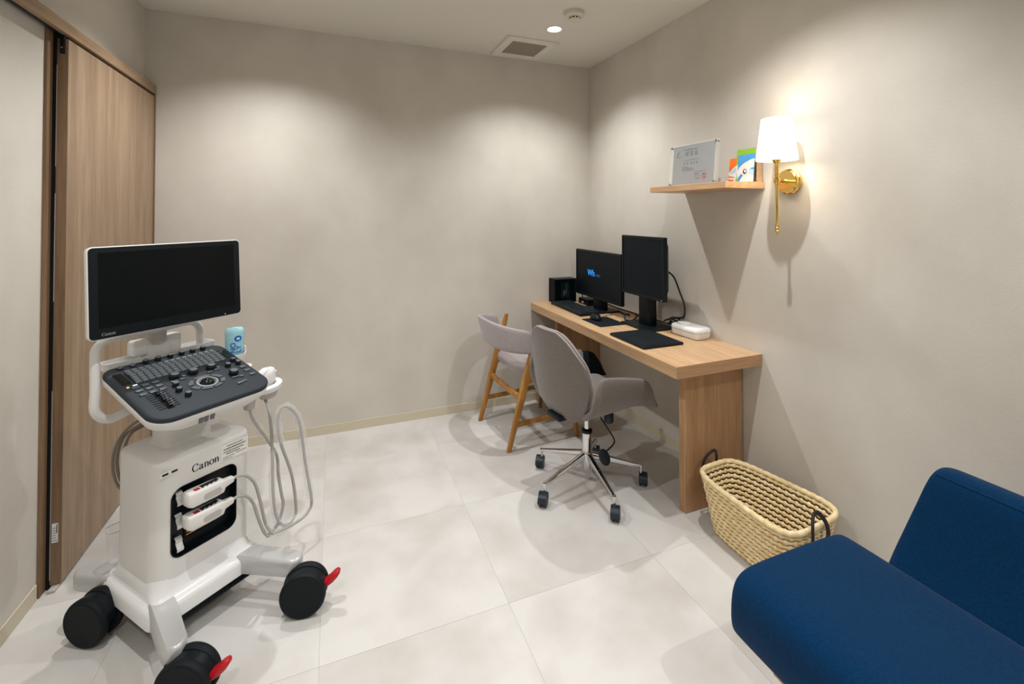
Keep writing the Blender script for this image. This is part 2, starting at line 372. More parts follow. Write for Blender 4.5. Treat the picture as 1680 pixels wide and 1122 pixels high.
def dashes(x0, x1, y, h, w=(.002, .006)):
    x = x0
    while x < x1: d = random.uniform(*w); seg(x, min(x + d, x1), y, h * random.uniform(.7, 1)); x += d + .0016
dashes(.085, .175, .183, .005); dashes(.085, .190, .128, .0025)
dashes(.075, .115, .092, .004); dashes(.078, .150, .083, .0045); dashes(.078, .165, .074, .0045)
dashes(.165, .245, .062, .003); dashes(.165, .200, .050, .005); dashes(.165, .215, .040, .002)
for x in (.085, .105, .135, .155, .175): dashes(x, x + .010, .108, .006, (.002, .004)); dashes(x + .001, x + .009, .116, .004, (.002, .004))
for x in (.178, .196): dashes(x, x + .010, .024, .008, (.002, .004))
obj('small_print', bm, 'ink', pp, smooth=0)['kind'] = 'stuff'
text('title_print', '認 定 証', .026, 'ink', pp, PM @ Matrix.Translation((.092, .154, .0003)), .0001)
bm = BM(); tube(bm, [PM @ Vector((x, y, .0003)) for x, y in ((.026, .150), (.030, .170), (.044, .180), (.036, .162), (.028, .152), (.044, .148), (.056, .156))], .0011, 5); obj('crest_print', bm, 'ink_grey', pp)
bm = BM(); lathe(bm, [(0, 0), (.016, 0), (.016, .0003), (0, .0003)], 20, PM @ Matrix.Translation((.235, .035, .0001))); sl = obj('seal_stamp', bm, 'seal', pp, smooth=0)
bm = BM()
for x, y in ((.225, .044), (.240, .044), (.233, .026)): box(bm, x, x + .008, y, y + .009, 0, .0003, mtx=PM @ Matrix.Translation((0, 0, .0003)))
obj('seal_print', bm, 'ink', sl, smooth=0)
for y in (-.158, .158):
    for z in (.012, .213):
        bm = BM(); lathe(bm, [(0, 0), (.006, 0), (.006, .004), (.004, .005), (.004, .018), (.006, .019), (.006, .022), (0, .022)], 14, tilt @ axes((-.004, y, z), (0, 1, 0), (0, 0, 1)))
        obj('standoff_bolt', bm, 'steel', t)

# three booklets in a small wooden stand
t = thing('booklet_stand', 'small wooden booklet stand at the near end of wall shelf', 'stand', (-.045, -1.515, 1.5205))
bm = BM(); box(bm, .018, .026, -.068, .068, 0, .105, .001, 1, mtx=Matrix.Rotation(R(6), 4, 'Y')); obj('backboard', bm, 'shelf', t, smooth=0)
bm = BM(); box(bm, .004, .034, -.072, -.066, 0, .11, .001, 1); obj('side_panel', bm, 'shelf', t, smooth=0)
bm = BM(); box(bm, -.040, .030, -.066, .068, 0, .004, .001, 1); obj('base_panel', bm, 'shelf', t, smooth=0)
def booklet(x, yc, wd, h, m, label, art):
    t = thing('booklet', label, 'booklet', (x, yc, 1.5250), 0, 'booklets on the wall shelf')
    tl = Matrix.Rotation(R(6), 4, 'Y'); bm = BM(); box(bm, 0, .002, -wd / 2, wd / 2, 0, h, mtx=tl); obj('cover', bm, m, t, smooth=0)
    A = tl @ axes((-.0003, wd / 2, 0), (0, -1, 0), (0, 0, 1))
    for k, (mm, pts) in enumerate(art):
        b2 = BM(); L = .0002 + k * .0003
        loft(b2, [[A @ Vector((px * wd, py * h, z)) for px, py in pts] for z in (0, L)]); obj('cover_print', b2, mm, t, smooth=0)
def blob(cx, cy, rx, ry, n=16): return [(cx + rx * math.cos(2 * math.pi * i / n), cy + ry * math.sin(2 * math.pi * i / n)) for i in range(n)]
booklet(-.050, -1.468, .088, .122, 'orange', 'orange and white booklet, leftmost of the three on the shelf',
        [('paper_white', [(0, 0), (1, 0), (1, .80), (.6, .74), (.25, .6), (0, .42)]), ('pale_blue', [(.05, .36), (.5, .42), (.9, .55), (.9, .72), (.5, .66), (.15, .5)]),
         ('orange', [(0, 0), (.25, 0), (.42, .12), (.0, .17)]), ('orange', [(0, .24), (.4, .2), (.4, .24), (0, .30)]), ('ink', blob(.62, .24, .07, .06))])
booklet(-.055, -1.522, .104, .160, 'green', 'tall green and white booklet standing behind the blue one',
        [('paper_white', [(0, 0), (1, 0), (1, .72), (.5, .74), (.2, .62), (0, .5)]), ('green', [(0, .02), (.12, .02), (.4, .34), (.3, .40), (.1, .3)]), ('green', [(0, .77), (1, .82), (1, .84), (0, .79)])])
booklet(-.062, -1.534, .094, .132, 'sky_blue', 'blue and white booklet in front, nearest the wall lamp',
        [('paper_white', [(0, 0), (1, 0), (1, .82), (.7, .78), (.35, .68), (.1, .55), (0, .42)]), ('sky_blue', [(.0, .04), (.12, .02), (.42, .30), (.3, .36), (.05, .16)]),
         ('pale_blue', [(.72, .5), (1, .52), (1, .2), (.8, .25), (.66, .36)]), ('sky_blue', [(.8, .48), (1, .5), (1, .44), (.86, .43)]),
         ('paper_white', blob(.47, .38, .24, .15)), ('ink', blob(.47, .38, .13, .10, 6)), ('paper_white', blob(.49, .39, .08, .06, 6))])

# ================================================================== wall sconce
t = thing('wall_sconce', 'lit brass wall sconce with a white tapered shade', 'wall lamp', (0, -1.722, 1.515))
bm = BM(); AX = axes((0, 0, 0), (0, 0, 1), (0, 1, 0)) @ Matrix.Rotation(math.pi, 4, 'X')
AX = axes((0, 0, 0), (0, 1, 0), (0, 0, 1)) @ Matrix.Identity(4)
if (AX @ Vector((0, 0, 1))).x > 0: AX = axes((0, 0, 0), (0, 0, 1), (0, 1, 0))
lathe(bm, [(0, 0.0003), (.056, .0003), (.056, .012), (.051, .015), (.051, .026), (.047, .030), (0, .030)], 40, AX); obj('backplate', bm, 'brass', t)
ax, ay = -.120, -.030
bm = BM(); tube(bm, [(-.029, 0, 0), (-.06, -.008, 0), (ax, ay, 0)], .0055, 12); obj('arm', bm, 'brass', t)
bm = BM(); lathe(bm, [(0, 0), (.010, 0), (.010, .008), (.006, .012), (0, .012)], 16, AX @ Matrix.Translation((0, 0, .030))); obj('arm_collar', bm, 'brass', t)
VX = Matrix.Translation((ax, ay, 0))
bm = BM(); lathe(bm, [(0, -.232), (.004, -.230), (.003, -.222), (.010, -.217), (.010, -.212), (.006, -.208), (.009, -.200), (.006, -.196), (.0085, -.19), (.0055, -.185), (.0055, -.03), (.009, -.028), (.009, -.022), (.006, -.02),
                      (.012, -.01), (.013, 0), (.012, .01), (.006, .014), (.010, .020), (.010, .026), (.007, .028), (.0085, .03), (.0085, .072), (.011, .074), (.018, .084), (.021, .088), (.021, .092), (0, .092)], 20, VX)
obj('stem', bm, 'brass', t)
bm = BM(); n = 40; prof = [(.0795, .086), (.0805, .0865), (.0590, .262), (.058, .2625), (.0575, .262), (.079, .0865)]
lathe(bm, prof + [prof[0]], n, VX); bm.faces.ensure_lookup_table()
for f in [f for f in bm.faces if len(f.verts) > 4]: bm.faces.remove(f)
bmesh.ops.remove_doubles(bm, verts=bm.verts[:], dist=1e-6)
obj('lamp_shade', bm, 'shade', t)
bm = BM(); lathe(bm, [(0, .092), (.012, .092), (.013, .12), (.017, .128), (.018, .136), (.014, .141), (0, .143)], 16, VX); obj('bulb', bm, 'lamp_face', t)
ld = bpy.data.lights.new('sconce_glow', 'POINT'); ld.energy = 1.1; ld.color = (1, .88, .72); ld.shadow_soft_size = .028
lo = bpy.data.objects.new('sconce_glow', ld); COL.objects.link(lo); lo.parent = t; lo.location = (ax, ay, .170)

# ================================================================== blue sofa bench
t = thing('sofa', 'dark blue upholstered bench sofa by the right wall', 'sofa', (-.66, -2.22, 0))
Y0, Y1 = 0, -1.50
bm = BM()      # seat cushion: section in x-z swept along y with soft ends
sec = [(-.205, .262), (-.225, .275), (-.232, .31), (-.228, .375), (-.214, .408), (-.185, .424), (-.13, .430), (.1, .428), (.205, .424), (.226, .412), (.232, .385), (.232, .30), (.225, .268), (.20, .258)]
rings = []
for y, k in ((Y0 - .012, .93), (Y0 - .004, .97), (Y0 - .0145, .992), (Y0 - .04, 1), (-.4, 1), (-.8, 1), (-1.1, 1), (Y1 + .04, 1), (Y1 + .012, .985), (Y1, .95)):
    rings.append([Vector((x * k, y, .345 + (z - .345) * k)) for x, z in sec])
rings[0] = [Vector((v.x, Y0 + .0, v.z)) for v in rings[0]]; rings[1] = [Vector((v.x * 1.01, Y0 - .003, v.z)) for v in rings[1]]
loft(bm, rings); obj('seat_cushion', bm, 'blue_fabric', t, smooth=60, sub=2)
bm = BM()      # backrest: leaning slab, ends narrowing toward the top
sec = [(.165, .33), (.235, .435), (.280, .55), (.308, .642), (.322, .668), (.350, .682), (.388, .677), (.413, .655), (.415, .59), (.390, .45), (.355, .33)]
def backring(y, k): return [Vector((.30 + (x - .30) * k, y - max(0, (z - .40)) * .23 * (1 if y > -.7 else -1), .33 + (z - .33) * (1 - (1 - k) * .25))) for x, z in sec]
loft(bm, [backring(y, k) for y, k in ((-.112, .80), (-.118, .93), (-.135, 1), (-.17, 1), (-.5, 1), (-.9, 1), (-1.3, 1), (-1.34, 1), (-1.36, .93), (-1.365, .8))])
bk = obj('backrest', bm, 'blue_fabric', t, smooth=60, sub=2)
bm = BM(); tube(bm, [(.323, -.19, .6645), (.323, -.6, .6645), (.323, -1.25, .6645)], .0025, 6); obj('seam', bm, 'blue_fabric', bk)
bm = BM(); box(bm, -.19, .22, -1.44, -.10, .235, .262, .004); obj('seat_frame', bm, 'desk_leg', t)
for x in (-.17, .19):
    for y in (-.15, -1.38):
        bm = BM(); bar(bm, (x * 1.06, y, 0), (x, y, .236), .032, .032, (0, 1, 0), .045, .045); obj('leg', bm, 'desk_leg', t)

# ================================================================== woven basket
t = thing('woven_basket', 'straw basket with dark handles between desk and sofa', 'basket', (-.240, -1.765, 0), R(5))
def bring(z, off=0, n=96):
    f = z / .245; hx = .105 + .043 * f + off; hy = .180 + .052 * f + off; e = 2 / 4.6; pts = []
    for i in range(n):
        a = 2 * math.pi * i / n; c, s = math.cos(a), math.sin(a)
        sy = math.copysign(abs(s) ** e, s); pts.append(Vector((hx * (1 - .18 * sy) * math.copysign(abs(c) ** e, c), hy * sy, z)))
    return pts
def resample(P, n):
    L = [0]
    for i in range(len(P)): L.append(L[-1] + (P[(i + 1) % len(P)] - P[i]).length)
    out = []; j = 0
    for k in range(n):
        d = L[-1] * k / n
        while L[j + 1] < d: j += 1
        q = (d - L[j]) / (L[j + 1] - L[j]); out.append(P[j].lerp(P[(j + 1) % len(P)], q))
    return out
bm = BM(); loft(bm, [bring(.012, -.0022), bring(.12, -.0022), bring(.236, -.0022)], cap=False); obj('slit_shade_sheet', bm, 'slit_shade', t, solid=(.001, 0))  # dark sheet added so slits between rows look shaded from inside
bm = BM(); loft(bm, [bring(.012, .0022), bring(.12, .0022), bring(.236, .0022)], cap=False); obj('outer_weave', bm, 'straw_tan', t, solid=(.001, 0))
bm = BM(); slab(bm, [(p.x, p.y) for p in bring(.0, -.002)], .001, .012, .003); obj('bottom', bm, 'straw', t)
NR, NS = 11, 44
for r in range(NR):
    z = .012 + (r + .5) * .0204; P = resample(bring(z), NS * 8); bm = BM(); rings = []
    N = len(P)
    for i in range(N):
        ph = (i / 8 + (r % 2) * .5) % 1; bul = min(1, 1.5 * abs(math.sin(math.pi * ph)))
        tn = (P[(i + 1) % N] - P[i - 1]).normalized(); nn = Vector((tn.y, -tn.x, 0))
        ra = .0100 - .0036 * bul; rz = .0068 + .0038 * min(1, 2.4 * (1 - bul))
        rings.append([P[i] + nn * ra * math.cos(q) + Vector((0, 0, rz * math.sin(q))) for q in [2 * math.pi * k / 8 for k in range(8)]])
    vs_ = [[bm.verts.new(p) for p in q] for q in rings]; vs_.append(vs_[0])
    for a, b in zip(vs_, vs_[1:]):
        for k in range(8): bm.faces.new((a[k], a[(k + 1) % 8], b[(k + 1) % 8], b[k]))
    obj('woven_row', bm, 'straw', t, smooth=80)
bm = BM(); P = resample(bring(.243), NS * 4); N = len(P); tube(bm, [p + Vector((0, 0, .0012 * math.sin(i * math.pi / 2))) for i, p in enumerate(P)], .0105, 10, closed=True); obj('rim', bm, 'straw', t, smooth=80)
for s in (1, -1):
    y = s * .236; bm = BM(); hx_ = -.035 if s < 0 else 0
    pts = [(-.048, y + s * .012, .195), (-.046, y + s * .020, .225), (-.040, y + s * .016, .262), (-.022, y + s * .006, .292), (0, y + s * .002, .302), (.022, y + s * .006, .292), (.040, y + s * .016, .262), (.046, y + s * .020, .225), (.048, y + s * .012, .195)]
    pts = [(a + hx_, b, c) for a, b, c in pts]; tube(bm, smooth_path(pts, 6), .0082, 8, flat=.6); hd = obj('handle', bm, 'dark_leather', t)
    for x in (-.048 + hx_, .048 + hx_):
        bm = BM(); tube(bm, smooth_path([(x - .012, y - s * .012, .205), (x, y - s * .016, .214), (x + .010, y - s * .012, .20), (x + .004, y - s * .013, .188), (x - .01, y - s * .012, .182), (x + .012, y - s * .013, .178)], 4), .0026, 6)
        obj('handle_knot', bm, 'dark_leather', hd)

# ================================================================== wooden side chair
t = thing('dining_chair', 'wooden chair with mauve upholstered curved back at desk end', 'chair', (-.708, -.392, 0), R(4))
def rl(z): return -.222 + .185 * z / .66          # rear leg x at height z
for s in (-1, 1):
    bm = BM(); ring = []
    for z, w, d in ((0, .022, .026), (.15, .026, .032), (.30, .030, .042), (.41, .030, .046), (.52, .028, .040), (.62, .026, .032), (.690, .022, .020)):
        ring.append([Vector((rl(z) + x, s * .228 + y, z)) for x, y in rrect(-d / 2, d / 2, -w / 2, w / 2, .006, 3)])
    loft(bm, ring); obj('rear_leg', bm, 'chair_wood', t)
    bm = BM(); bar(bm, (.238, s * .236, 0), (.215, s * .215, .415), .022, .022, (0, 1, 0), .032, .036, .005); obj('front_leg', bm, 'chair_wood', t)
    bm = BM(); bar(bm, (rl(.395), s * .224, .395), (.215, s * .215, .400), .022, .046, (0, 1, 0), bev=.005); obj('seat_rail', bm, 'chair_wood', t)
    bm = BM(); bar(bm, (rl(.145), s * .228, .145), (.230, s * .230, .155), .018, .028, (0, 1, 0), bev=.004); obj('side_stretcher', bm, 'chair_wood', t)
bm = BM(); bar(bm, (rl(.29), -.22, .29), (rl(.29), .22, .29), .020, .034, (1, 0, 0), bev=.004); obj('rear_stretcher', bm, 'chair_wood', t)
bm = BM(); bar(bm, (.217, -.21, .395), (.217, .21, .395), .022, .040, (1, 0, 0), bev=.004); obj('front_rail', bm, 'chair_wood', t)
bm = BM(); slab(bm, rrect(-.150, .255, -.225, .225, (.05, .16, .16, .05), 8), .415, .468, .020, 4); obj('seat', bm, 'mauve_fabric', t, smooth=60)
bm = BM(); rings = []; n = 26         # curved upholstered back band, concave to the front
for i in range(n + 1):
    a = -1 + 2 * i / n; y = .247 * math.sin(a * 1.5) / math.sin(1.5); x0 = -.262 + .185 * abs(a) ** 2.3
    dx = .185 * 2.3 * abs(a) ** 1.3 * math.copysign(1, a); dy = .247 * 1.5 * math.cos(a * 1.5) / math.sin(1.5); l = math.hypot(dx, dy); nx, ny = dy / l, -dx / l
    zb = .560 - .012 * abs(a) ** 2; zt = .732 - .046 * abs(a) ** 2; th = .034; e = 1 if 0 < i < n else .6
    q = []
    for k in range(14):
        b = 2 * math.pi * k / 14; c, s = math.cos(b), math.sin(b)
        u = th / 2 * e * math.copysign(abs(c) ** .6, c); w = (zt - zb) / 2 * (1 if e == 1 else .93) * math.copysign(abs(s) ** .45, s)
        zz = (zt + zb) / 2 + w; q.append(Vector((x0 + nx * u - .02 * (w / .07), y + ny * u, zz)))
    rings.append(q)
loft(bm, rings); obj('backrest', bm, 'mauve_fabric', t, smooth=70)

# ================================================================== swivel chair
t = thing('swivel_chair', 'grey shell office chair on a chrome five-star base', 'office chair', (-.661, -1.092, 0), R(11))
aL = [R(a - 11) for a in (50, 122, 194, 266, 338)]
for a in aL:
    c, s = math.cos(a), math.sin(a); side = (-s, c, 0)
    bm = BM(); bar(bm, (.018 * c, .018 * s, .158), (.272 * c, .272 * s, .098), .024, .030, side, .016, .016, .004)
    lg = obj('base_leg', bm, 'chrome', t)
    K = Matrix.Translation((.285 * c, .285 * s, 0)) @ Matrix.Rotation(R(42), 4, 'Z')
    bm = BM(); lathe(bm, [(0, .050), (.0065, .050), (.0065, .098), (.010, .100), (.010, .112), (0, .112)], 14, Matrix.Translation((.274 * c, .274 * s, -.008))); obj('caster_stem', bm, 'chrome', lg)
    cs = bpy.data.objects.new('caster', None)
    bm = BM()
    for sgn in (-1, 1):
        lathe(bm, [(0, 0), (.024, 0), (.029, .003), (.030, .008), (.029, .015), (.02, .018), (0, .018)], 22, K @ Matrix.Translation((0, sgn * .004, .0302)) @ Matrix.Rotation(-sgn * math.pi / 2, 4, 'X'))
    bpy.data.objects.remove(cs)
    cst = obj('caster', bm, 'navy_plastic', t)
    bm = BM(); arc = [(.031 * math.cos(R(q)), .031 * math.sin(R(q))) for q in range(-10, 200, 14)]; arc2 = [(.0345 * math.cos(R(q)), .0345 * math.sin(R(q))) for q in range(-10, 200, 14)]
    loft(bm, [[K @ Vector((x, y, .0302 + z)) for x, z in arc2 + arc[::-1]] for y in (-.020, .020)]); obj('caster_hood', bm, 'navy_plastic', cst)
bm = BM(); lathe(bm, [(0, .085), (.016, .085), (.018, .09), (.018, .130), (.030, .136), (.031, .168), (.026, .174), (.0245, .178), (.0245, .268), (.0, .268)], 28); obj('hub', bm, 'chrome', t)
bm = BM(); lathe(bm, [(0, .268), (.027, .268), (.027, .282), (.018, .286), (0, .286)], 24); obj('collar', bm, 'black_plastic', t)
bm = BM(); lathe(bm, [(0, .286), (.0135, .286), (.0135, .385), (0, .385)], 18); obj('gas_lift', bm, 'chrome', t)
bm = BM(); box(bm, -.13, .13, -.055, .055, .372, .404, .006); mech = obj('tilt_mechanism', bm, 'black_plastic', t)
bm = BM(); lathe(bm, [(0, 0), (.021, 0), (.024, .004), (.024, .040), (.021, .045), (0, .045)], 20, Matrix.Translation((.075, -.08, .330))); obj('tension_knob', bm, 'navy_plastic', mech)
bm = BM(); tube(bm, smooth_path([(.02, -.05, .385), (.045, -.08, .33), (.075, -.115, .26), (.066, -.118, .235), (.03, -.11, .21)], 5), .0035, 8); lv = obj('lever_rod', bm, 'black_plastic', mech)
bm = BM(); slab(bm, [(x * .030, y * .042) for x, y in blob(0, 0, 1, 1, 18)], -.006, .006, .004, mtx=Matrix.Translation((.018, -.108, .182)) @ Matrix.Rotation(R(75), 4, 'X') @ Matrix.Rotation(R(25), 4, 'Z')); obj('lever_paddle', bm, 'navy_plastic', lv)
# bucket seat with upswept wing arms
def ztop(x):
    ks = [(-.24, .50), (-.172, .56), (-.165, .605), (-.155, .632), (-.135, .646), (0, .622), (.10, .598), (.14, .588), (.175, .545), (.20, .475), (.225, .430)]
    for (a, za), (b, zb) in zip(ks, ks[1:]):
        if x <= b: return za + (zb - za) * (x - a) / (b - a)
    return ks[-1][1]
bm = BM(); rings = []
xs_ = [-.172, -.165, -.155, -.135, -.08, 0, .07, .12, .15, .175, .20, .222]
for x in xs_:
    zt = ztop(x); fr = max(0, (x - .12) / .11); row = []
    ts = [-1, -.9, -.75, -.6, -.5, -.4, -.2, 0, .2, .4, .5, .6, .75, .9, 1]
    for u in ts:
        a = abs(u); s = math.copysign(1, u)
        if a <= .5: y = s * a / .5 * .185; z = .428 + .016 * (a / .5) ** 4 - .012 * fr
        else:
            q = (a - .5) / .5; zb = .444 - .012 * fr; y = s * (.185 + .060 * min(1, q * 1.6) ** .7 + .022 * q); z = zb + (zt - zb) * q ** 1.25
        row.append(Vector((x - .02 * (1 - a) * 0, y, z)))
    rings.append(row)
loft(bm, rings, closed=False); sh = obj('seat_shell', bm, 'taupe_fabric', t, smooth=80, solid=(.030, 0), sub=2)
bm = BM(); slab(bm, rrect(-.165, .215, -.175, .175, (.05, .06, .06, .05), 6), .438, .485, .018, 4); obj('seat_cushion', bm, 'taupe_fabric', t, smooth=60)
bm = BM(); rings = []
for x, zb, zt in ((.17, .455, .580), (.22, .445, .572), (.27, .435, .550), (.31, .43, .50), (.340, .43, .445)):
    rings.append([Vector((x, .216, zb)), Vector((x, .232, zt)), Vector((x, .246, zt + .012)), Vector((x, .232, zb))])
loft(bm, rings); bm2 = BM(); loft(bm2, [[Vector((x, .214, zb)), Vector((x, .230, zt)), Vector((x, .250, zt + .014)), Vector((x, .236, zb))] for x, zb, zt in ((.04, .47, .592), (.10, .46, .590), (.172, .455, .584))]); obj('arm_extension', bm2, 'taupe_fabric', t, smooth=50); obj('arm_pad', bm, 'black_matte', t, smooth=50, label='black inner pad of the far arm')
# shield-shaped padded back
bm = BM(); rings = []
ks = [(.395, .085), (.415, .128), (.445, .165), (.50, .198), (.56, .214), (.62, .216), (.68, .204), (.73, .180), (.77, .150), (.80, .118), (.82, .080)]
def backpt(z, y): return Vector((-.195 - .13 * (z - .40) + 1.5 * y * y * (.9 if z < .7 else .75) - .9 * max(0, .46 - z) * -.6, y, z))
for z, w in ks:
    rings.append([backpt(z, w * math.sin(math.pi / 2 * k / 5)) for k in range(-5, 6)])
loft(bm, rings, closed=False)
br = obj('backrest', bm, 'taupe_fabric', t, smooth=80, solid=(.040, 0), sub=2)
edge = [(z, w) for z, w in ks]; path = [backpt(z, -w * .985) for z, w in edge] + [backpt(.8235, y) for y in (-.05, 0, .05)] + [backpt(z, w * .985) for z, w in edge[::-1]]
for dx in (-.013, .004):
    bm = BM(); tube(bm, smooth_path([p + Vector((dx, 0, 0)) for p in path], 3), .0042, 6); obj('piping', bm, 'mauve_fabric', br)
bm = BM(); box(bm, -.215, -.10, -.05, .05, .385, .412, .006); obj('back_bracket', bm, 'black_plastic', t)

# ================================================================== things on the desk
Z = .7205
def desk_box(name, label, cat, m, x0, x1, y0, y1, h, r, bev, rz=0):
    cx, cy = (x0 + x1) / 2, (y0 + y1) / 2; bm = BM(); a, b = (x1 - x0) / 2, (y1 - y0) / 2
    slab(bm, rrect(-a, a, -b, b, r, 4), 0, h, bev, 2); o = obj(name, bm, m, loc=(cx, cy, Z), rot=(0, 0, rz)); return tag(o, label, cat)
t = thing('pen_tablet', 'flat black tablet lying at the front of the desk', 'tablet', (-.352, -1.160, Z))
bm = BM(); slab(bm, rrect(-.122, .122, -.150, .150, .008, 4), 0, .012, .003, 3); obj('body', bm, 'black_plastic', t)
bm = BM(); slab(bm, rrect(-.108, .108, -.128, .128, .003, 3), .0118, .0124, 0); obj('surface', bm, 'black_matte', t)
desk_box('mouse_pad', 'thin black mouse pad under the mouse', 'mouse pad', 'black_matte', -.428, -.248, -.845, -.628, .003, .006, .001)
t = thing('computer_mouse', 'black computer mouse on the mouse pad', 'mouse', (-.352, -.668, Z + .003), R(80))
bm = BM(); rings = []
for z, k in ((0, .93), (.004, 1), (.012, 1), (.020, .93), (.027, .80), (.032, .58), (.0345, .30), (.035, .05)):
    rings.append([Vector((x * .056 * k - .004 * (1 - k), y * .031 * k, z)) for x, y in blob(0, 0, 1, 1, 24)])
loft(bm, rings); ms = obj('shell', bm, 'black_plastic', t, smooth=60)
bm = BM(); lathe(bm, [(0, -.003), (.007, -.003), (.007, .003), (0, .003)], 14, axes((.030, 0, .026), (1, 0, 0), (0, 0, 1))); obj('scroll_wheel', bm, 'rubber', t)
t = thing('keyboard', 'black computer keyboard on the far half of the desk', 'keyboard', (-.322, -.335, Z), R(-1))
bm = BM(); box(bm, -.072, .072, -.225, .225, 0, .016, .004); obj('body', bm, 'black_plastic', t)
keym = None
for r in range(6):
    y = -.212
    while y < .205:
        w = .0175 if not (r == 0 and -.06 < y < .05) else .11
        w = min(w, .213 - y)
        if not (.075 > -y - .0 and False):
            bm = BM(); x = -.060 + r * .0225
            loft(bm, [[Vector((x + a * .0195, y + b * w, z)) for a, b in ((0, 0), (1, 0), (1, 1), (0, 1))] for z in (.0155,)] + [[Vector((x + .002 + a * .0155, y + .002 + b * (w - .004), .022)) for a, b in ((0, 0), (1, 0), (1, 1), (0, 1))]])
            obj('key', bm, 'key_dark', t, smooth=0)
        y += w + .002
# near monitor
def monitor(name, label, xc, yc, wd, h, zb, depth, stand, rz=0):
    t = thing(name, label, 'monitor', (xc, yc, Z), rz)
    zb -= Z
    A = axes((-depth / 2, 0, 0), (0, -1, 0), (0, 0, 1))       # x right, y up, z toward viewer (-X)
    bm = BM(); rings = []
    for d, k in ((0, 0), (-.022, 0), (-.030, .02), (-depth + .008, .05), (-depth, .06)):
        rings.append([A @ Vector((x, y, d)) for x, y in rrect(-wd / 2 + k, wd / 2 - k, zb + k, zb + h - k, .004, 2)])
    loft(bm, rings); hs = obj('housing', bm, 'black_plastic', t, smooth=25)
    bm = BM(); o1 = rrect(-wd / 2, wd / 2, zb, zb + h, .004, 2); i1 = rrect(-wd / 2 + .013, wd / 2 - .013, zb + .018, zb + h - .013, .001, 2)
    loft(bm, [[A @ Vector((x, y, d)) for x, y in p] for p, d in ((o1, 0), (inset(o1, .001), .004), (i1, .004), (i1, .0005))], cap=False); obj('bezel', bm, 'black_plastic', t, smooth=20)
    bm = BM(); slab(bm, i1, .0004, .0012, 0, mtx=A); sc = obj('screen', bm, 'screen_matte', t, smooth=0)
    w2, dp = stand
    bm = BM(); box(bm, -.028, .028, -.048, .048, .008, zb + .10, .004); obj('stand_column', bm, 'black_plastic', t)
    bm = BM(); slab(bm, rrect(-dp / 2, dp / 2, -w2 / 2, w2 / 2, .006, 3), 0, .010, .003); obj('stand_base', bm, 'black_plastic', t)
    return t, sc, A, zb
tA, scA, A, zb = monitor('desktop_monitor', 'squarish black desktop monitor nearest the tissue box, screen off', -.155, -.922, .392, .352, .893, .080, (.26, .20))
bm = BM(); box(bm, .1775, .1805, .006 + zb, .010 + zb, .004, .0048, mtx=A); obj('power_light', bm, 'led_white', tA, smooth=0)
tB, scB, B, zb = monitor('desktop_monitor', 'wide black desktop monitor showing small blue letters', -.165, -.425, .575, .325, .795, .055, (.24, .15))
bl = B @ Matrix.Translation((-.125, zb + .150, .0016))
text('screen_lettering', 'Wh', .062, 'screen_text', scB, bl, .0001, .0005)
text('screen_lettering', 'ıwn', .042, 'screen_text_dim', scB, B @ Matrix.Translation((-.018, zb + .150, .0016)), .0001)
# small computer with a glass side
t = thing('computer_case', 'small black computer case in the far desk corner', 'computer', (-.262, -.052, Z))
bm = BM(); box(bm, -.088, .088, -.006, .046, 0, .174, .002, 1); obj('case', bm, 'black_plastic', t, smooth=0)
bm = BM(); box(bm, -.094, -.086, -.048, .046, 0, .176, .002, 1); obj('front_panel', bm, 'black_matte', t, smooth=0)
for z0, z1 in ((0, .008), (.166, .174)):
    bm = BM(); box(bm, -.086, .088, -.046, -.006, z0, z1, .001, 1); obj('rail', bm, 'black_plastic', t, smooth=0)
bm = BM(); box(bm, .080, .088, -.046, -.006, .008, .166); obj('rear_frame', bm, 'black_plastic', t, smooth=0)
bm = BM(); box(bm, -.02, .05, -.012, -.006, .03, .15); bd = obj('circuit_board', bm, 'pcb', t, smooth=0)
bm = BM(); box(bm, -.004, .012, -.018, -.012, .05, .085); box(bm, .02, .026, -.017, -.012, .06, .14); obj('chip', bm, 'grey_plastic', bd, smooth=0)
bm = BM(); box(bm, -.086, .080, -.048, -.046, .008, .166); obj('glass_side', bm, 'smoked_glass', t, smooth=0)
t = thing('adapter_box', 'small black box with plugs under the wide monitor', 'adapter', (-.130, -.200, Z))
bm = BM(); box(bm, -.045, .045, -.065, .065, 0, .040, .003); obj('body', bm, 'black_plastic', t)
for k in range(3):
    bm = BM(); box(bm, -.054, -.044, -.045 + k * .03, -.028 + k * .03, .010, .024, .001, 1); obj('plug', bm, 'grey_plastic' if k == 1 else 'black_matte', t)
# wipes / tissue box
t = thing('tissue_box', 'white plastic wipes box with rounded lid on the desk', 'tissue box', (-.080, -1.190, Z), R(4))
o1 = rrect(-.056, .056, -.096, .096, .026, 6)
bm = BM(); loft(bm, [[Vector((x, y, z)) for x, y in inset(o1, d)] for d, z in ((.010, 0), (.004, .004), (0, .020), (0, .038))]); obj('tub', bm, 'white_plastic', t)
bm = BM(); o2 = rrect(-.058, .058, -.098, .098, .028, 6); loft(bm, [[Vector((x, y, z)) for x, y in inset(o2, d)] for d, z in ((0, .038), (0, .046), (.003, .053), (.010, .058), (.022, .060))])
ld_ = obj('lid', bm, 'white_gloss', t)
bm = BM(); slab(bm, [(x * .030, .046 + y * .036) for x, y in blob(0, 0, 1, 1, 24)], .0595, .0645, .003); obj('flap', bm, 'white_gloss', ld_)
bm = BM(); slab(bm, [(-.030 + x * .014, .045 + y * .022) for x, y in blob(0, 0, 1, 1, 16)], .0592, .0608, .0005); obj('finger_notch', bm, 'grey_plastic', ld_)

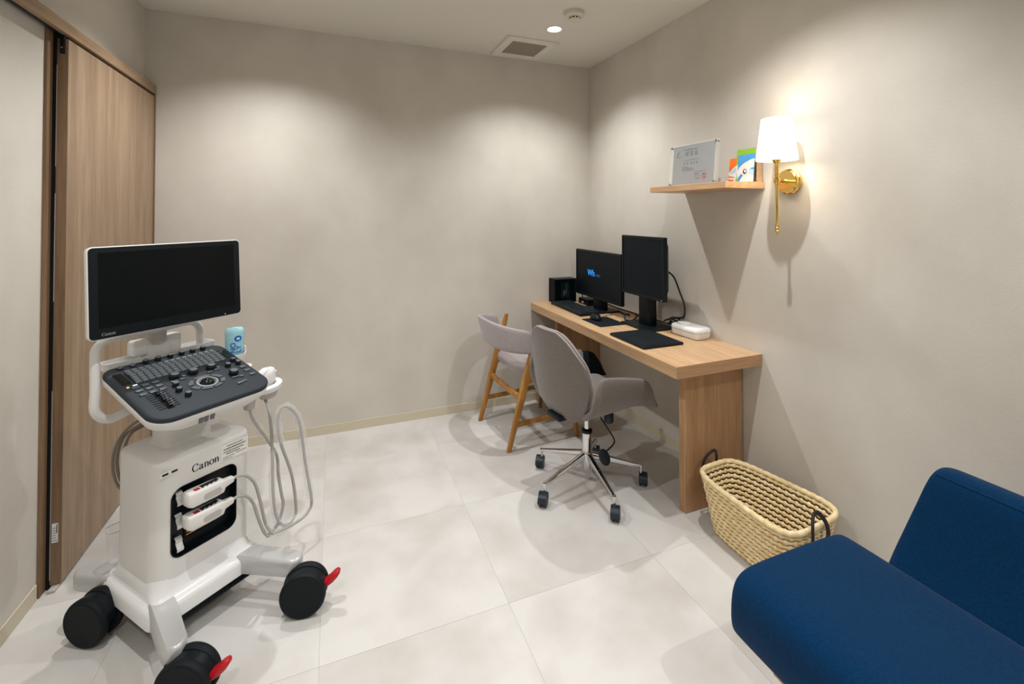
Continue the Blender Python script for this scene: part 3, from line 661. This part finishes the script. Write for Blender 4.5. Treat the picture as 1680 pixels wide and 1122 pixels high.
# cables on the desk
def cable(label, pts, r=.0048, m='cable_black', grp='black cables on the desk', n=8):
    bm = BM(); tube(bm, smooth_path(pts, n), r, 8); return tag(obj('cable', bm, m, smooth=80), label, 'cable', grp)
z = Z + .0054
cable('black cable looping behind the near monitor above wipes box', [(-.105, -.99, 1.06), (-.06, -1.03, 1.02), (-.030, -1.05, .93), (-.028, -1.085, .86), (-.035, -1.09, .80), (-.032, -1.04, .782), (-.020, -.96, .760), (-.02, -.90, .735)])
cable('black cable coil lying beside the near monitor stand', [(-.035, -.960, z + .004), (-.040, -.985, z + .030), (-.060, -1.010, z + .034), (-.055, -1.055, z + .022), (-.028, -1.070, z + .030), (-.020, -1.020, z + .048), (-.045, -.995, z + .050), (-.058, -1.040, z + .044), (-.030, -1.078, z + .042), (-.016, -1.030, z + .030), (-.040, -.990, z + .018), (-.050, -1.030, z + .012), (-.030, -1.065, z)])
cable('black cable looping on the desk between the two monitors', [(-.08, -.50, z), (-.10, -.60, z), (-.11, -.68, z + .004), (-.150, -.72, z + .024), (-.195, -.748, z + .022), (-.200, -.770, z + .002), (-.160, -.782, z), (-.120, -.770, z + .016), (-.105, -.735, z + .022), (-.06, -.76, z), (-.035, -.80, z)])
cable('thin black cable running low along the wall behind monitors', [(-.02, -.28, z), (-.035, -.45, z), (-.03, -.62, z), (-.04, -.74, z), (-.025, -.84, z), (-.02, -.96, z)], .004)
cable('thin grey mouse cable running from under the wide monitor', [(-.15, -.54, z), (-.19, -.60, z - .001), (-.22, -.60, z - .001), (-.26, -.62, z), (-.296, -.655, z + .006)], .002, 'cable_black', None)
cable('black cables hanging from the small computer case', [(-.170, -.06, .86), (-.14, -.08, .85), (-.12, -.09, .80), (-.125, -.11, .74), (-.13, -.135, .735)], .004)

# ================================================================== ultrasound machine
CART = (-2.248, -1.294, 0); CROT = R(40)
t = thing('ultrasound_machine', 'white wheeled ultrasound machine with black screen and control panel', 'ultrasound machine', CART, CROT)
# base with flared shoulder
o1 = rrect(-.178, .178, -.035, .330, .035, 6)
bm = BM(); body_o = rrect(-.155, .152, .0, .270, (.045, .05, .055, .045), 6)
loft(bm, [[Vector((x, y, z)) for x, y in p] for p, z in ((inset(o1, .006), .098), (o1, .104), (o1, .140), (inset(o1, .003), .150), (inset(o1, .010), .156), (inset(o1, .018), .160),
     (rrect(-.160, .157, -.006, .285, .045, 6), .176), (rrect(-.156, .153, -.001, .275, .048, 6), .205), (rrect(-.153, .150, .002, .268, .048, 6), .22))])
obj('base', bm, 'white_gloss', t, smooth=40)
bm = BM(); box(bm, -.125, .150, .000, .30, .052, .100, .004); ut = obj('under_tray', bm, 'black_plastic', t)
bm = BM()
for k in range(34): box(bm, -.116 + k * .0078, -.1125 + k * .0078, -.002, .002, .058, .094)
o = obj('tray_ribs', bm, 'black_matte', ut, smooth=0); o['kind'] = 'stuff'
# legs and casters
def leg(sx, root, tip, w0, w1):
    rx, ry = root; tx, ty = tip; d = Vector((tx - rx, ty - ry, 0)); L = d.length; A = axes((rx, ry, 0), d, Vector((-d.y, d.x, 0)))
    out = [(-.03, w0 / 2), (-.03, -w0 / 2), (L - .04, -w1 / 2)] + [(L - .04 + .04 * math.sin(R(q)), -w1 / 2 * math.cos(R(q))) for q in (25, 50, 75, 90, 105, 130, 155)] + [(L - .04, w1 / 2)]
    bm = BM(); prof = [(.004, .104), (0, .110), (0, .148), (.003, .156), (.008, .160)]
    rings = []
    for ins, z in prof:
        q = inset(out, ins); rings.append([A @ Vector((x, y, z + .006 * max(0, 1 - max(x, 0) / L) if z > .14 else z)) for x, y in q])
    loft(bm, rings); return obj('leg', bm, 'silver', t, smooth=35)
def caster(px, py, ang, brake=True):
    K = Matrix.Translation((px, py, 0)) @ Matrix.Rotation(ang, 4, 'Z')     # local x = rolling direction (trail), y = axle
    r = .074
    bm = BM()      # hood: arched cover over both wheels
    arc = [(-.022 + .070 * math.cos(R(q)), .074 + .068 * math.sin(R(q))) for q in range(10, 181, 10)]
    for_ring = [[K @ Vector((x, y, z)) for x, z in arc + [(-.088, .074), (-.05, .060), (.02, .060), (.045, .074)]] for y in (-.030, -.026, .026, .030)]
    loft(bm, for_ring); 
    lathe(bm, [(0, .095), (.027, .095), (.028, .100), (.028, .118), (0, .118)], 22, K @ Matrix.Translation((.012, 0, 0)))
    c = obj('caster', bm, 'black_plastic', t, smooth=40)
    for s in (-1, 1):
        bm = BM(); lathe(bm, [(0, 0), (r - .014, 0), (r - .004, .002), (r, .008), (r, .018), (r - .003, .024), (r - .010, .027), (r - .016, .025), (r - .018, .0245), (0, .027)], 40, K @ Matrix.Translation((-.022, s * .012, .0742)) @ Matrix.Rotation(-s * math.pi / 2, 4, 'X'))
        obj('wheel', bm, 'rubber', c, smooth=40)
    if brake:
        bm = BM(); rings = []
        for x, z, w, h in ((-.070, .084, .030, .018), (-.092, .088, .036, .020), (-.110, .100, .036, .021), (-.124, .113, .034, .020), (-.133, .122, .026, .015), (-.137, .126, .012, .007)):
            rings.append([K @ Vector((x + b * .6, a, z + b * .8)) for a, b in rrect(-w / 2, w / 2, -h / 2, h / 2, min(w, h) * .45, 4)])
        loft(bm, rings); obj('brake_pedal', bm, 'red', c, smooth=50, label='red brake pedal')
leg(1, (.130, -.030), (.200, -.215), .076, .066); leg(-1, (-.138, -.015), (-.192, -.212), .070, .062)
leg(-1, (-.150, .31), (-.196, .420), .074, .066); leg(1, (.150, .31), (.196, .420), .074, .066)
caster(.165, -.240, R(130)); caster(-.190, -.222, R(120)); caster(-.218, .270, R(112), False); caster(.196, .370, R(60), False)

# main cabinet
bm = BM()
loft(bm, [[Vector((x, y, z)) for x, y in inset(body_o, d)] for d, z in ((0, .205), (0, .40), (0, .572), (.002, .578), (.006, .582), (.014, .585))])
body = obj('cabinet', bm, 'white_plastic', t, smooth=40)
FR = axes((0, 0, 0), (1, 0, 0), (0, 0, 1))      # front face: x right, y up, z toward the user (-v)
cb = BM(); slab(cb, rrect(-.112, .094, .268, .492, (.030, .034, .034, .030), 6), -.040, .02, 0, mtx=FR); boolean_cut(body, cb)
for p in body.data.polygons: p.use_smooth = False
body.data.materials.clear(); body.data.materials.append(MATS['white_plastic'])
for p in body.data.polygons: p.material_index = 0
body.data.shade_smooth(); body.data.set_sharp_from_angle(angle=R(35))
bm = BM(); po = rrect(-.1125, .0945, .2675, .4925, (.030, .034, .034, .030), 6)
loft(bm, [[FR @ Vector((x, y, d)) for x, y in q] for q, d in ((po, .0012), (inset(po, .003), .0012), (inset(po, .005), -.030))], cap=False); 
pr = obj('port_frame', bm, 'black_plastic', t, smooth=40)
bm = BM(); slab(bm, inset(po, .001), -.0385, -.030, 0, mtx=FR); pp = obj('port_panel', bm, 'black_plastic', t, smooth=0)
for y0 in (.452, .378, .305):       # white latches
    bm = BM()
    rings = [[FR @ Vector((-.083 + x, y0 + dy, d + w)) for x, w in rrect(-.010, .010, -.002, .002, .0015, 2)] for dy, d in ((.020, -.020), (.012, -.010), (.004, -.012), (-.004, -.006), (-.012, .000), (-.020, -.002))]
    loft(bm, rings); obj('latch', bm, 'white_plastic', pp)
for y0 in (.475, .432, .402, .358, .330, .285):
    bm = BM(); lathe(bm, [(0, -.030), (.003, -.030), (.003, -.0285), (0, -.0285)], 10, FR @ Matrix.Translation((-.100, y0, 0))); obj('screw', bm, 'steel', pp)
bm = BM(); box(bm, -.062, .035, .300, .336, -.030, -.026, .001, 1, mtx=FR); sk = obj('socket', bm, 'slot', pp, smooth=0)
bm = BM(); box(bm, -.056, .028, .312, .3155, -.0262, -.0225, mtx=FR); box(bm, -.056, .028, .322, .325, -.0262, -.0225, mtx=FR); obj('contact_strip', bm, 'gold_pin', sk, smooth=0)
bm = BM(); slab(bm, rrect(-.150, -.094, .543, .561, .006, 3), .0, .0012, .0005, mtx=FR @ Matrix.Translation((0.005, 0, 0)) @ Matrix.Rotation(R(0), 4, 'Z')); ub = obj('port_plate', bm, 'white_plastic', t)
for x in (-.138, -.112):
    bm = BM(); box(bm, x, x + .017, .549, .5555, .0011, .0016, mtx=FR); obj('usb_port', bm, 'ink', ub, smooth=0)
maker_word('maker_lettering', 'ink', t, FR @ Matrix.Translation((-.052, .521, .0006)), .0235)
bm = BM(); box(bm, .040, .134, .507, .570, .0002, .0009, mtx=FR); lb = obj('notice_label', bm, 'paper_white', t, smooth=0, label='white printed notice label')
bm = BM(); random.seed(11)
for a, b, y, h in ((.042, .132, .5680, .0006), (.042, .132, .5085, .0006)): box(bm, a, b, y, y + h, .0009, .0011, mtx=FR)
for a, b, y, h in ((.060, .115, .557, .0035), (.048, .125, .547, .005), (.048, .118, .538, .004), (.058, .105, .530, .004), (.046, .085, .521, .0025), (.092, .128, .523, .0025), (.046, .080, .514, .0025)):
    x = a
    while x < b: d = random.uniform(.002, .007); box(bm, x, min(x + d, b), y, y + h, .0009, .0011, mtx=FR); x += d + .0012
o = obj('label_print', bm, 'ink_grey', lb, smooth=0); o['kind'] = 'stuff'

# column and console support
bm = BM(); loft(bm, [[Vector((x, y, z)) for x, y in rrect(-.085 + k, .085 - k, .10 + k, .235 - k, .03, 5)] for k, z in ((0, .583), (.010, .60), (.012, .70), (.012, .80))]); obj('column', bm, 'white_plastic', t, smooth=40)
A15 = math.atan(.09 / .33)
PN = Matrix.Translation((0, -.09, .757)) @ Matrix.Rotation(A15, 4, 'X')       # console plane: x right, y away from the user, z up
co = rrect(-.200, .180, 0, .375, (.040, .040, .062, .062), 8)
bm = BM()
loft(bm, [[PN @ Vector((x, y, z)) for x, y in q] for q, z in ((rrect(-.10, .08, .06, .28, .05, 8), -.085), (rrect(-.155, .135, .018, .34, .06, 8), -.066), (inset(co, .010), -.046), (inset(co, .001), -.034), (inset(co, -.001), -.020), (co, -.016))])
obj('console_tray', bm, 'white_plastic', t, smooth=40)
bm = BM(); loft(bm, [[PN @ Vector((x, y, z)) for x, y in q] for q, z in ((inset(co, .001), -.016), (inset(co, .0), -.008), (inset(co, .002), -.003), (inset(co, .006), -.0008), (inset(co, .012), 0))])
con = obj('console', bm, 'console', t, smooth=40)
bm = BM()
for px, w in ((.02, .012), (.036, .012), (.055, .012)): box(bm, px - .09, px - .09 + w, -.0015, .003, -.052, -.036, mtx=PN @ Matrix.Translation((0, .003, -.004)))
o = obj('tray_marks', bm, 'ink_grey', t, smooth=0)
# keyboard field and keys
bm = BM(); slab(bm, rrect(-.152, .138, .236, .333, .004, 3), 0, .0012, .0003, mtx=PN); obj('key_bed', bm, 'black_plastic', con, smooth=0)
bm = BM(); sl_rows = 5
for r in range(6):
    n = 15; sh_ = (0, .003, .005, .008, .003, 0)[r]
    for k in range(n):
        x = -.149 + sh_ * .4 + k * .0190; y = .238 + r * .0158
        loft(bm, [[PN @ Vector((x + a * (.0165 - i) + i / 2, y + b * (.0135 - i) + i / 2, z)) for a, b in ((0, 0), (1, 0), (1, 1), (0, 1))] for z, i in ((.001, 0), (.0050, .003))])
o = obj('console_keys', bm, 'key_mid', con, smooth=0); o['kind'] = 'stuff'
def knob(x, y, r, h, name='knob', ring=False):
    bm = BM(); lathe(bm, [(0, 0), (r, 0), (r, h * .72), (r * .92, h * .8), (r * .86, h), (r * .80, h), (r * .75, h * .96), (0, h * .97)], 20, PN @ Matrix.Translation((x, y, 0))); k = obj(name, bm, 'knob', con)
    bm = BM(); lathe(bm, [(0, h * .96), (r * .76, h * .96), (r * .76, h * .99), (0, h * .99)], 18, PN @ Matrix.Translation((x, y, 0))); obj('knob_cap', bm, 'knob_top', k)
for x in (-.150, -.115, -.077, -.040, -.001, .036, .073, .109): knob(x, .354, .0095, .013 if x > -.1 else .006)
for x, y in ((-.053, .212), (.004, .209), (.063, .208), (.102, .132)): knob(x, y, .0155, .018)
for x, y in ((-.071, .163), (-.077, .128), (-.068, .089), (.114, .191), (.151, .190), (.146, .217)): knob(x, y, .0098, .014)
def button(x, y, w, h, rz=0, m='key'):
    bm = BM(); slab(bm, rrect(-w / 2, w / 2, -h / 2, h / 2, min(w, h) * .25, 3), 0, .004, .0012, 2, mtx=PN @ Matrix.Translation((x, y, 0)) @ Matrix.Rotation(rz, 4, 'Z')); obj('button', bm, m, con)
for x in (-.106, -.134, -.161):
    for y in (.215, .191, .165): button(x, y, .020, .014)
for y in (.159, .130, .097): button(.152, y, .020, .014)
button(.097, .068, .036, .012, R(8)); button(.116, .104, .014, .010); button(-.026, .206, .011, .011); button(.086, .200, .011, .011); button(-.062, .190, .022, .009); button(-.036, .190, .016, .009); button(.050, .186, .020, .008, R(8)); button(.074, .188, .020, .008, R(-8)); button(.098, .109, .026, .008)
# trackball with its ring of curved buttons
TB = PN @ Matrix.Translation((.012, .130, 0))
bm = BM(); lathe(bm, [(.031, 0), (.033, 0), (.032, .004), (.027, .0045), (.0255, .002), (.0255, 0)], 36, TB); obj('trackball_ring', bm, 'key_light', con)
bm = BM(); lathe(bm, [(.0, -.004)] + [(.0235 * math.sin(R(q)), .0235 * math.cos(R(q)) - .008) for q in range(110, -1, -10)], 28, TB); obj('trackball', bm, 'black_gloss', con)
for a0, a1 in ((60, 120), (128, 172), (186, 222), (230, 268), (274, 312), (320, 356), (8, 52)):
    out = [(.056 * math.cos(R(q)), .044 * math.sin(R(q))) for q in range(a0, a1 + 1, 4)] + [(.041 * math.cos(R(q)), .034 * math.sin(R(q))) for q in range(a1, a0 - 1, -4)]
    bm = BM(); loft(bm, [[TB @ Vector((x, y, z)) for x, y in out] for z in (0, .0035)]); obj('curved_button', bm, 'key', con, smooth=0)
# gain sliders
bm = BM(); box(bm, -.141, -.123, .050, .156, .0, .0012, mtx=PN); sp = obj('slider_plate', bm, 'slot', con, smooth=0)
for k in range(8):
    y = .058 + k * .0125
    bm = BM(); box(bm, -.163, -.104, y, y + .0022, 0, .0014, mtx=PN); obj('slider_slot', bm, 'slot', con, smooth=0)
    bm = BM(); box(bm, -.138 + .002 * (k % 3), -.127 + .002 * (k % 3), y - .0025, y + .005, .001, .011, .0012, 1, mtx=PN); sd = obj('slider', bm, 'knob', con, smooth=0)
    bm = BM(); box(bm, -.126 + .002 * (k % 3), -.1245 + .002 * (k % 3), y - .001, y + .0035, .003, .0112, mtx=PN); obj('slider_mark', bm, 'key_light', sd, smooth=0)
bm = BM(); slab(bm, rrect(-.183, -.158, .245, .325, .004, 3), 0, .0008, .0002, mtx=PN); obj('side_display', bm, 'black_gloss', con, smooth=0)
bm = BM(); slab(bm, rrect(.144, .166, .245, .325, .004, 3), 0, .0008, .0002, mtx=PN); obj('side_display', bm, 'black_gloss', con, smooth=0)
bm = BM(); lathe(bm, [(0, 0), (.004, 0), (.003, .002), (0, .0025)], 12, PN @ Matrix.Translation((-.176, .229, 0))); obj('indicator', bm, 'yellow_led', con, label='yellow indicator light')
bm = BM(); box(bm, -.162, -.150, .229, .234, 0, .002, .0005, 1, mtx=PN); obj('indicator', bm, 'led_white', con)
# shelf trays behind the console
for x0, x1 in ((-.178, -.030), (.045, .175)):
    bm = BM(); oo = rrect(x0, x1, .282, .345, .014, 4)
    loft(bm, [[Vector((x, y, z)) for x, y in inset(oo, d)] for d, z in ((.004, .838), (0, .842), (0, .866), (.004, .866), (.006, .852))]); obj('rear_tray', bm, 'white_gloss', t)
# monitor neck and bracket
bm = BM(); box(bm, -.060, .012, .280, .335, .80, .915, .006); obj('monitor_arm', bm, 'white_plastic', t)
bm = BM(); slab(bm, rrect(-.100, -.044, .283, .340, .014, 4), .868, .922, .010, 3); obj('arm_cover', bm, 'white_gloss', t)
bm = BM(); slab(bm, rrect(-.010, .058, .285, .345, .018, 4), .850, .925, .014, 3); obj('arm_cover', bm, 'white_gloss', t)
bm = BM(); lathe(bm, [(0, .905), (.031, .905), (.031, .975), (.028, .985), (0, .985)], 26, Matrix.Translation((-.024, .300, 0))); obj('neck', bm, 'grey_plastic', t)
bm = BM(); box(bm, -.056, .008, .232, .315, .970, 1.10, .008); obj('neck_plate', bm, 'white_plastic', t)
MN = Matrix.Translation((-.0125, .200, .972)) @ axes((0, 0, 0), (1, 0, .006), (0, .055, 1))      # monitor face: x right, y up, z to user
mo = rrect(-.240, .240, 0, .297, .016, 6)
bm = BM(); loft(bm, [[MN @ Vector((x, y, z)) for x, y in q] for q, z in ((inset(mo, .04), -.040), (inset(mo, .012), -.030), (inset(mo, .001), -.020), (mo, -.010), (inset(mo, -.0005), -.002), (inset(mo, .0025), .0))])
mon = obj('monitor_shell', bm, 'white_plastic', t, smooth=30)
bm = BM(); slab(bm, inset(mo, .003), -.002, .0012, .0008, 2, both=False, mtx=MN); bz = obj('bezel', bm, 'black_plastic', mon, smooth=25)
bm = BM(); slab(bm, rrect(-.213, .215, .036, .278, .002, 2), .0010, .0016, 0, mtx=MN); obj('screen', bm, 'screen', mon, smooth=0)
maker_word('maker_lettering', 'key_light', mon, MN @ Matrix.Translation((-.206, .012, .0016)), .0098)
bm = BM(); lathe(bm, [(0, 0), (.0016, 0), (0, .0004)], 8, MN @ Matrix.Translation((.176, .010, .0014))); obj('power_light', bm, 'led_white', mon)
# rear grab handle
bm = BM(); pth = [(-.05, .285, .700), (-.12, .275, .692), (-.175, .262, .690)]
pth += [(-.214 + .0, .252, .730), (-.216, .250, .80), (-.217, .250, .90), (-.212, .252, .935), (-.180, .256, .956), (-.10, .268, .956), (.02, .285, .958), (.085, .292, .958), (.118, .296, .930), (.124, .297, .88), (.124, .297, .84)]
tube(bm, smooth_path(pth, 8), .0135, 14); obj('grab_handle', bm, 'white_plastic', t, smooth=60)
# probe holder
bm = BM(); HO = Matrix.Translation((.262, .085, .690)) @ Matrix.Rotation(R(-8), 4, 'Y')
lathe(bm, [(.030, -.010), (.050, -.014), (.056, -.002), (.056, .006), (.052, .010), (.036, .010), (.030, .004), (.030, -.010)], 28, HO); 
holder = obj('probe_holder', bm, 'white_gloss', t)
bm = BM(); lathe(bm, [(.016, -.050), (.030, -.044), (.042, -.014), (.038, -.012), (.026, -.040), (.016, -.046), (.016, -.050)], 24, HO); obj('holder_cup', bm, 'grey_plastic', holder)
bm = BM(); box(bm, .165, .225, .060, .110, .690, .712, .006); obj('holder_bracket', bm, 'white_plastic', holder)
bm = BM(); lathe(bm, [(.014, 0), (.024, 0), (.026, .004), (.024, .008), (.016, .008), (.014, 0)], 20, Matrix.Translation((.212, .15, .768))); obj('probe_holder', bm, 'white_plastic', t)
bm = BM(); lathe(bm, [(.010, -.05), (.018, -.046), (.024, -.0), (.021, .0), (.010, -.044), (.010, -.05)], 20, Matrix.Translation((.200, .10, .665))); h2 = obj('probe_holder', bm, 'grey_plastic', t)
bm = BM(); box(bm, .15, .18, .09, .11, .655, .70, .004); obj('holder_bracket', bm, 'white_plastic', h2)
# gel bottle holder
bm = BM(); GH = Matrix.Translation((.216, .225, .785))
lathe(bm, [(.006, -.002), (.030, -.002), (.040, .012), (.041, .028), (.038, .028), (.034, .012), (.026, .004), (.006, .004), (.006, -.002)], 26, GH); gh = obj('bottle_holder', bm, 'white_plastic', t)
bm = BM(); box(bm, .160, .190, .205, .240, .790, .806, .003); obj('holder_bracket', bm, 'white_plastic', gh)
bm = BM(); box(bm, .246, .252, .205, .235, .792, .836, .002, mtx=None); obj('holder_fin', bm, 'white_plastic', gh)
# clear bin and cables at the back
bm = BM(); oo = rrect(-.150, -.02, .300, .36, .018, 4)
loft(bm, [[Vector((x, y, z)) for x, y in inset(oo, d)] for d, z in ((.010, .165), (.008, .168), (0, .280), (.003, .280), (.010, .170))]); obj('clear_bin', bm, 'clear', t)
bm = BM(); tube(bm, [Vector((x, y, .281)) for x, y in oo], .0018, 6, closed=True); obj('bin_rim', bm, 'grey_plastic', t)
for k, (a, b) in enumerate(((0, 0), (.012, .014), (.03, .02))):
    bm = BM(); tube(bm, smooth_path([(-.04 + a, .24, .655), (-.085 + a, .29, .640 - b), (-.125 + a, .315, .590), (-.140 + a, .320, .510), (-.120 + a, .32, .42), (-.06, .30, .36), (-.03, .272, .33)], 6), .0045, 8); obj('power_cord', bm, 'cable_olive', t, smooth=80)

# gel bottle standing upside down in its holder
LOC = Matrix.Translation(CART) @ Matrix.Rotation(CROT, 4, 'Z')
p = LOC @ Vector((.216, .225, .7900))
g_ = thing('gel_bottle', 'pale blue gel bottle standing upside down beside the console', 'bottle', p, CROT)
bm = BM(); lathe(bm, [(0, 0), (.012, 0), (.012, .006), (.020, .010), (.031, .024), (.033, .040), (.034, .105), (.032, .118), (.026, .124), (0, .126)], 32); gb = obj('bottle', bm, 'gel_blue', g_, smooth=60)
def on_bottle(x, z): # wrap flat print coordinates on the bottle toward the user
    a = -math.pi / 2 + x / .0345; return Vector((.0347 * math.cos(a), .0347 * math.sin(a), z))
def wrap(o):
    for v in o.data.vertices: c = v.co.copy(); v.co = on_bottle(c.x, c.z)
up90 = axes((0, 0, 0), (0, 0, 1), (-1, 0, 0))
for s, x in (('NO', -.0150), ('LY', .0055)):
    wrap(text('bottle_print', s, .026, 'blue_ink', gb, axes((x, 0, .030), (0, 0, 1), (-1, 0, 0)), 0, .0006))
bm = BM(); q_ = blob(-.006, .086, .0135, .0115, 28); vs1 = [bm.verts.new((x, 0, z)) for x, z in q_]; c0 = bm.verts.new((-.006, 0, .086))
for i in range(28): bm.faces.new((vs1[i], vs1[(i + 1) % 28], c0))
o = obj('bottle_badge', bm, 'blue_ink', gb, smooth=0); wrap(o)
o = text('badge_print', 'M', .014, 'paper_white', gb, axes((-.006, 0, .081), (1, 0, 0), (0, 0, 1)), 0, .0004, 'CENTER')
for v in o.data.vertices: c = v.co.copy(); w_ = on_bottle(c.x, c.z); v.co = Vector((w_.x * 1.012, w_.y * 1.012, w_.z))

# ---------------------------------------------------------------- probes with plugs, cables and plastic sleeves
def probe(label, zp, cab, loop, head):
    b = thing('ultrasound_probe', label, 'probe', CART, CROT, 'probes plugged into the ultrasound machine')
    # plug: boxy connector body seen from the side, tapering to the cable on the right
    bm = BM(); rings = []
    for x, dz, hw, hz in ((-.086, .004, .014, .014), (-.082, .003, .020, .021), (-.070, 0, .023, .025), (.000, -.002, .023, .024), (.026, -.003, .021, .022), (.036, -.002, .012, .013), (.062, -.001, .010, .010), (.066, -.001, .008, .008)):
        rings.append([Vector((x, -.026 + a, zp + dz + c)) for a, c in rrect(-hw, hw, -hz, hz, min(hw, hz) * .38, 3)])
    loft(bm, rings); pg = obj('plug', bm, 'white_plastic', b, smooth=40)
    bm = BM(); slab(bm, rrect(-.040, .016, -.0115, .0085, .009, 4), 0, .0008, 0, mtx=FR @ Matrix.Translation((0, zp - .004, .0492))); obj('plug_plate', bm, 'grey_plastic', pg, smooth=0)
    bm = BM(); box(bm, -.062, -.046, -.040, -.026, zp + .0245, zp + .0258); obj('red_label', bm, 'red', pg, smooth=0, label='red sticker on the plug')
    bm = BM()
    for k in range(12): box(bm, -.040 + k * .0046, -.0372 + k * .0046, -.040 + .003 * (k % 3), -.020, zp + .0240, zp + .0256)
    o = obj('barcode', bm, 'ink', pg, smooth=0); o['kind'] = 'stuff'
    bm = BM(); tube(bm, smooth_path(cab, 6), .0052, 10); obj('plug_cable', bm, 'cable_grey', b, smooth=80)
    bm = BM(); tube(bm, smooth_path(loop, 6), .0055, 10); obj('cable', bm, 'cable_grey', b, smooth=80)
    return b
c1 = [(.060, -.026, .449), (.085, -.030, .452), (.112, -.036, .438), (.138, -.04, .398), (.158, -.042, .320), (.176, -.045, .235), (.200, -.045, .188)]
loop = [(.253, .082, .640), (.232, .02, .60), (.216, -.02, .48), (.216, -.028, .318), (.232, -.032, .215), (.262, -.04, .178), (.294, -.04, .190), (.304, -.04, .225), (.284, -.04, .36), (.240, -.036, .50), (.230, -.03, .585), (.248, -.03, .632), (.285, -.034, .612), (.318, -.04, .544), (.341, -.045, .378), (.366, -.05, .225), (.352, -.05, .185), (.310, -.05, .172), (.245, -.05, .178), (.200, -.046, .185)]
b1 = probe('white probe resting in the side holder, upper of two plugs', .452, c1, loop, True)
bm = BM(); HH = HO
rings = []
for z_, rx, ry, dx in ((-.030, .014, .014, 0), (.0, .022, .020, 0), (.012, .032, .024, 0), (.030, .036, .026, .002), (.048, .034, .025, .006), (.062, .024, .019, .012), (.068, .010, .009, .016)):
    rings.append([HH @ Vector((dx + rx * x, ry * y, z_)) for x, y in blob(0, 0, 1, 1, 22)])
loft(bm, rings); obj('probe_head', bm, 'white_plastic', b1, smooth=60)
bm = BM(); rings = []
for q in range(0, 8): 
    a = R(25 + q * 18); rings.append([HH @ Vector((.004 + (.034 + d) * math.cos(a) * .98, w, .030 + (.034 + d) * math.sin(a))) for w, d in ((-.017, .0), (-.014, .006), (.014, .006), (.017, 0))])
loft(bm, rings); obj('probe_grip', bm, 'white_gloss', b1, smooth=50)
c2 = [(.060, -.026, .377), (.085, -.030, .380), (.112, -.034, .366), (.134, -.036, .330), (.150, -.04, .27), (.170, -.042, .21), (.185, -.044, .185)]
loop2 = [(.200, .100, .660), (.203, .095, .60), (.214, .080, .56), (.238, .05, .50), (.262, .02, .43), (.256, .0, .36), (.262, -.01, .29), (.266, -.015, .245), (.240, -.02, .19), (.185, -.044, .185)]
b2 = probe('slim probe hanging under the console, lower of two plugs', .379, c2, loop2, False)
bm = BM(); lathe(bm, [(0, .615), (.007, .617), (.010, .63), (.013, .66), (.016, .70), (.013, .72), (0, .725)], 18, Matrix.Translation((.200, .100, 0))); obj('probe_head', bm, 'grey_plastic', b2, smooth=60)
# crinkled clear plastic sleeve round the hanging cables
def sleeve(parent, path, r0, amp, seed):
    random.seed(seed); P = smooth_path(path, 5); bm = BM(); rings = []; n = 12
    for i, p_ in enumerate(P):
        tn = (P[min(i + 1, len(P) - 1)] - P[max(i - 1, 0)]).normalized(); s_ = tn.cross(Vector((0, 1, 0))).normalized(); u_ = tn.cross(s_)
        rings.append([p_ + (r0 + random.uniform(-amp, amp)) * (math.cos(2 * math.pi * k / n) * s_ + .6 * math.sin(2 * math.pi * k / n) * u_) for k in range(n)])
    loft(bm, rings, cap=False); obj('plastic_sleeve', bm, 'film', parent, smooth=50)
sleeve(b1, loop[9:16], .014, .005, 1); sleeve(b1, [loop[2], loop[3], loop[4], loop[5]], .013, .004, 2); sleeve(b1, [(.176, -.045, .24), (.200, -.046, .186), (.245, -.05, .182), (.300, -.048, .182)], .016, .005, 4)
sleeve(b2, loop2[0:4], .015, .004, 3)
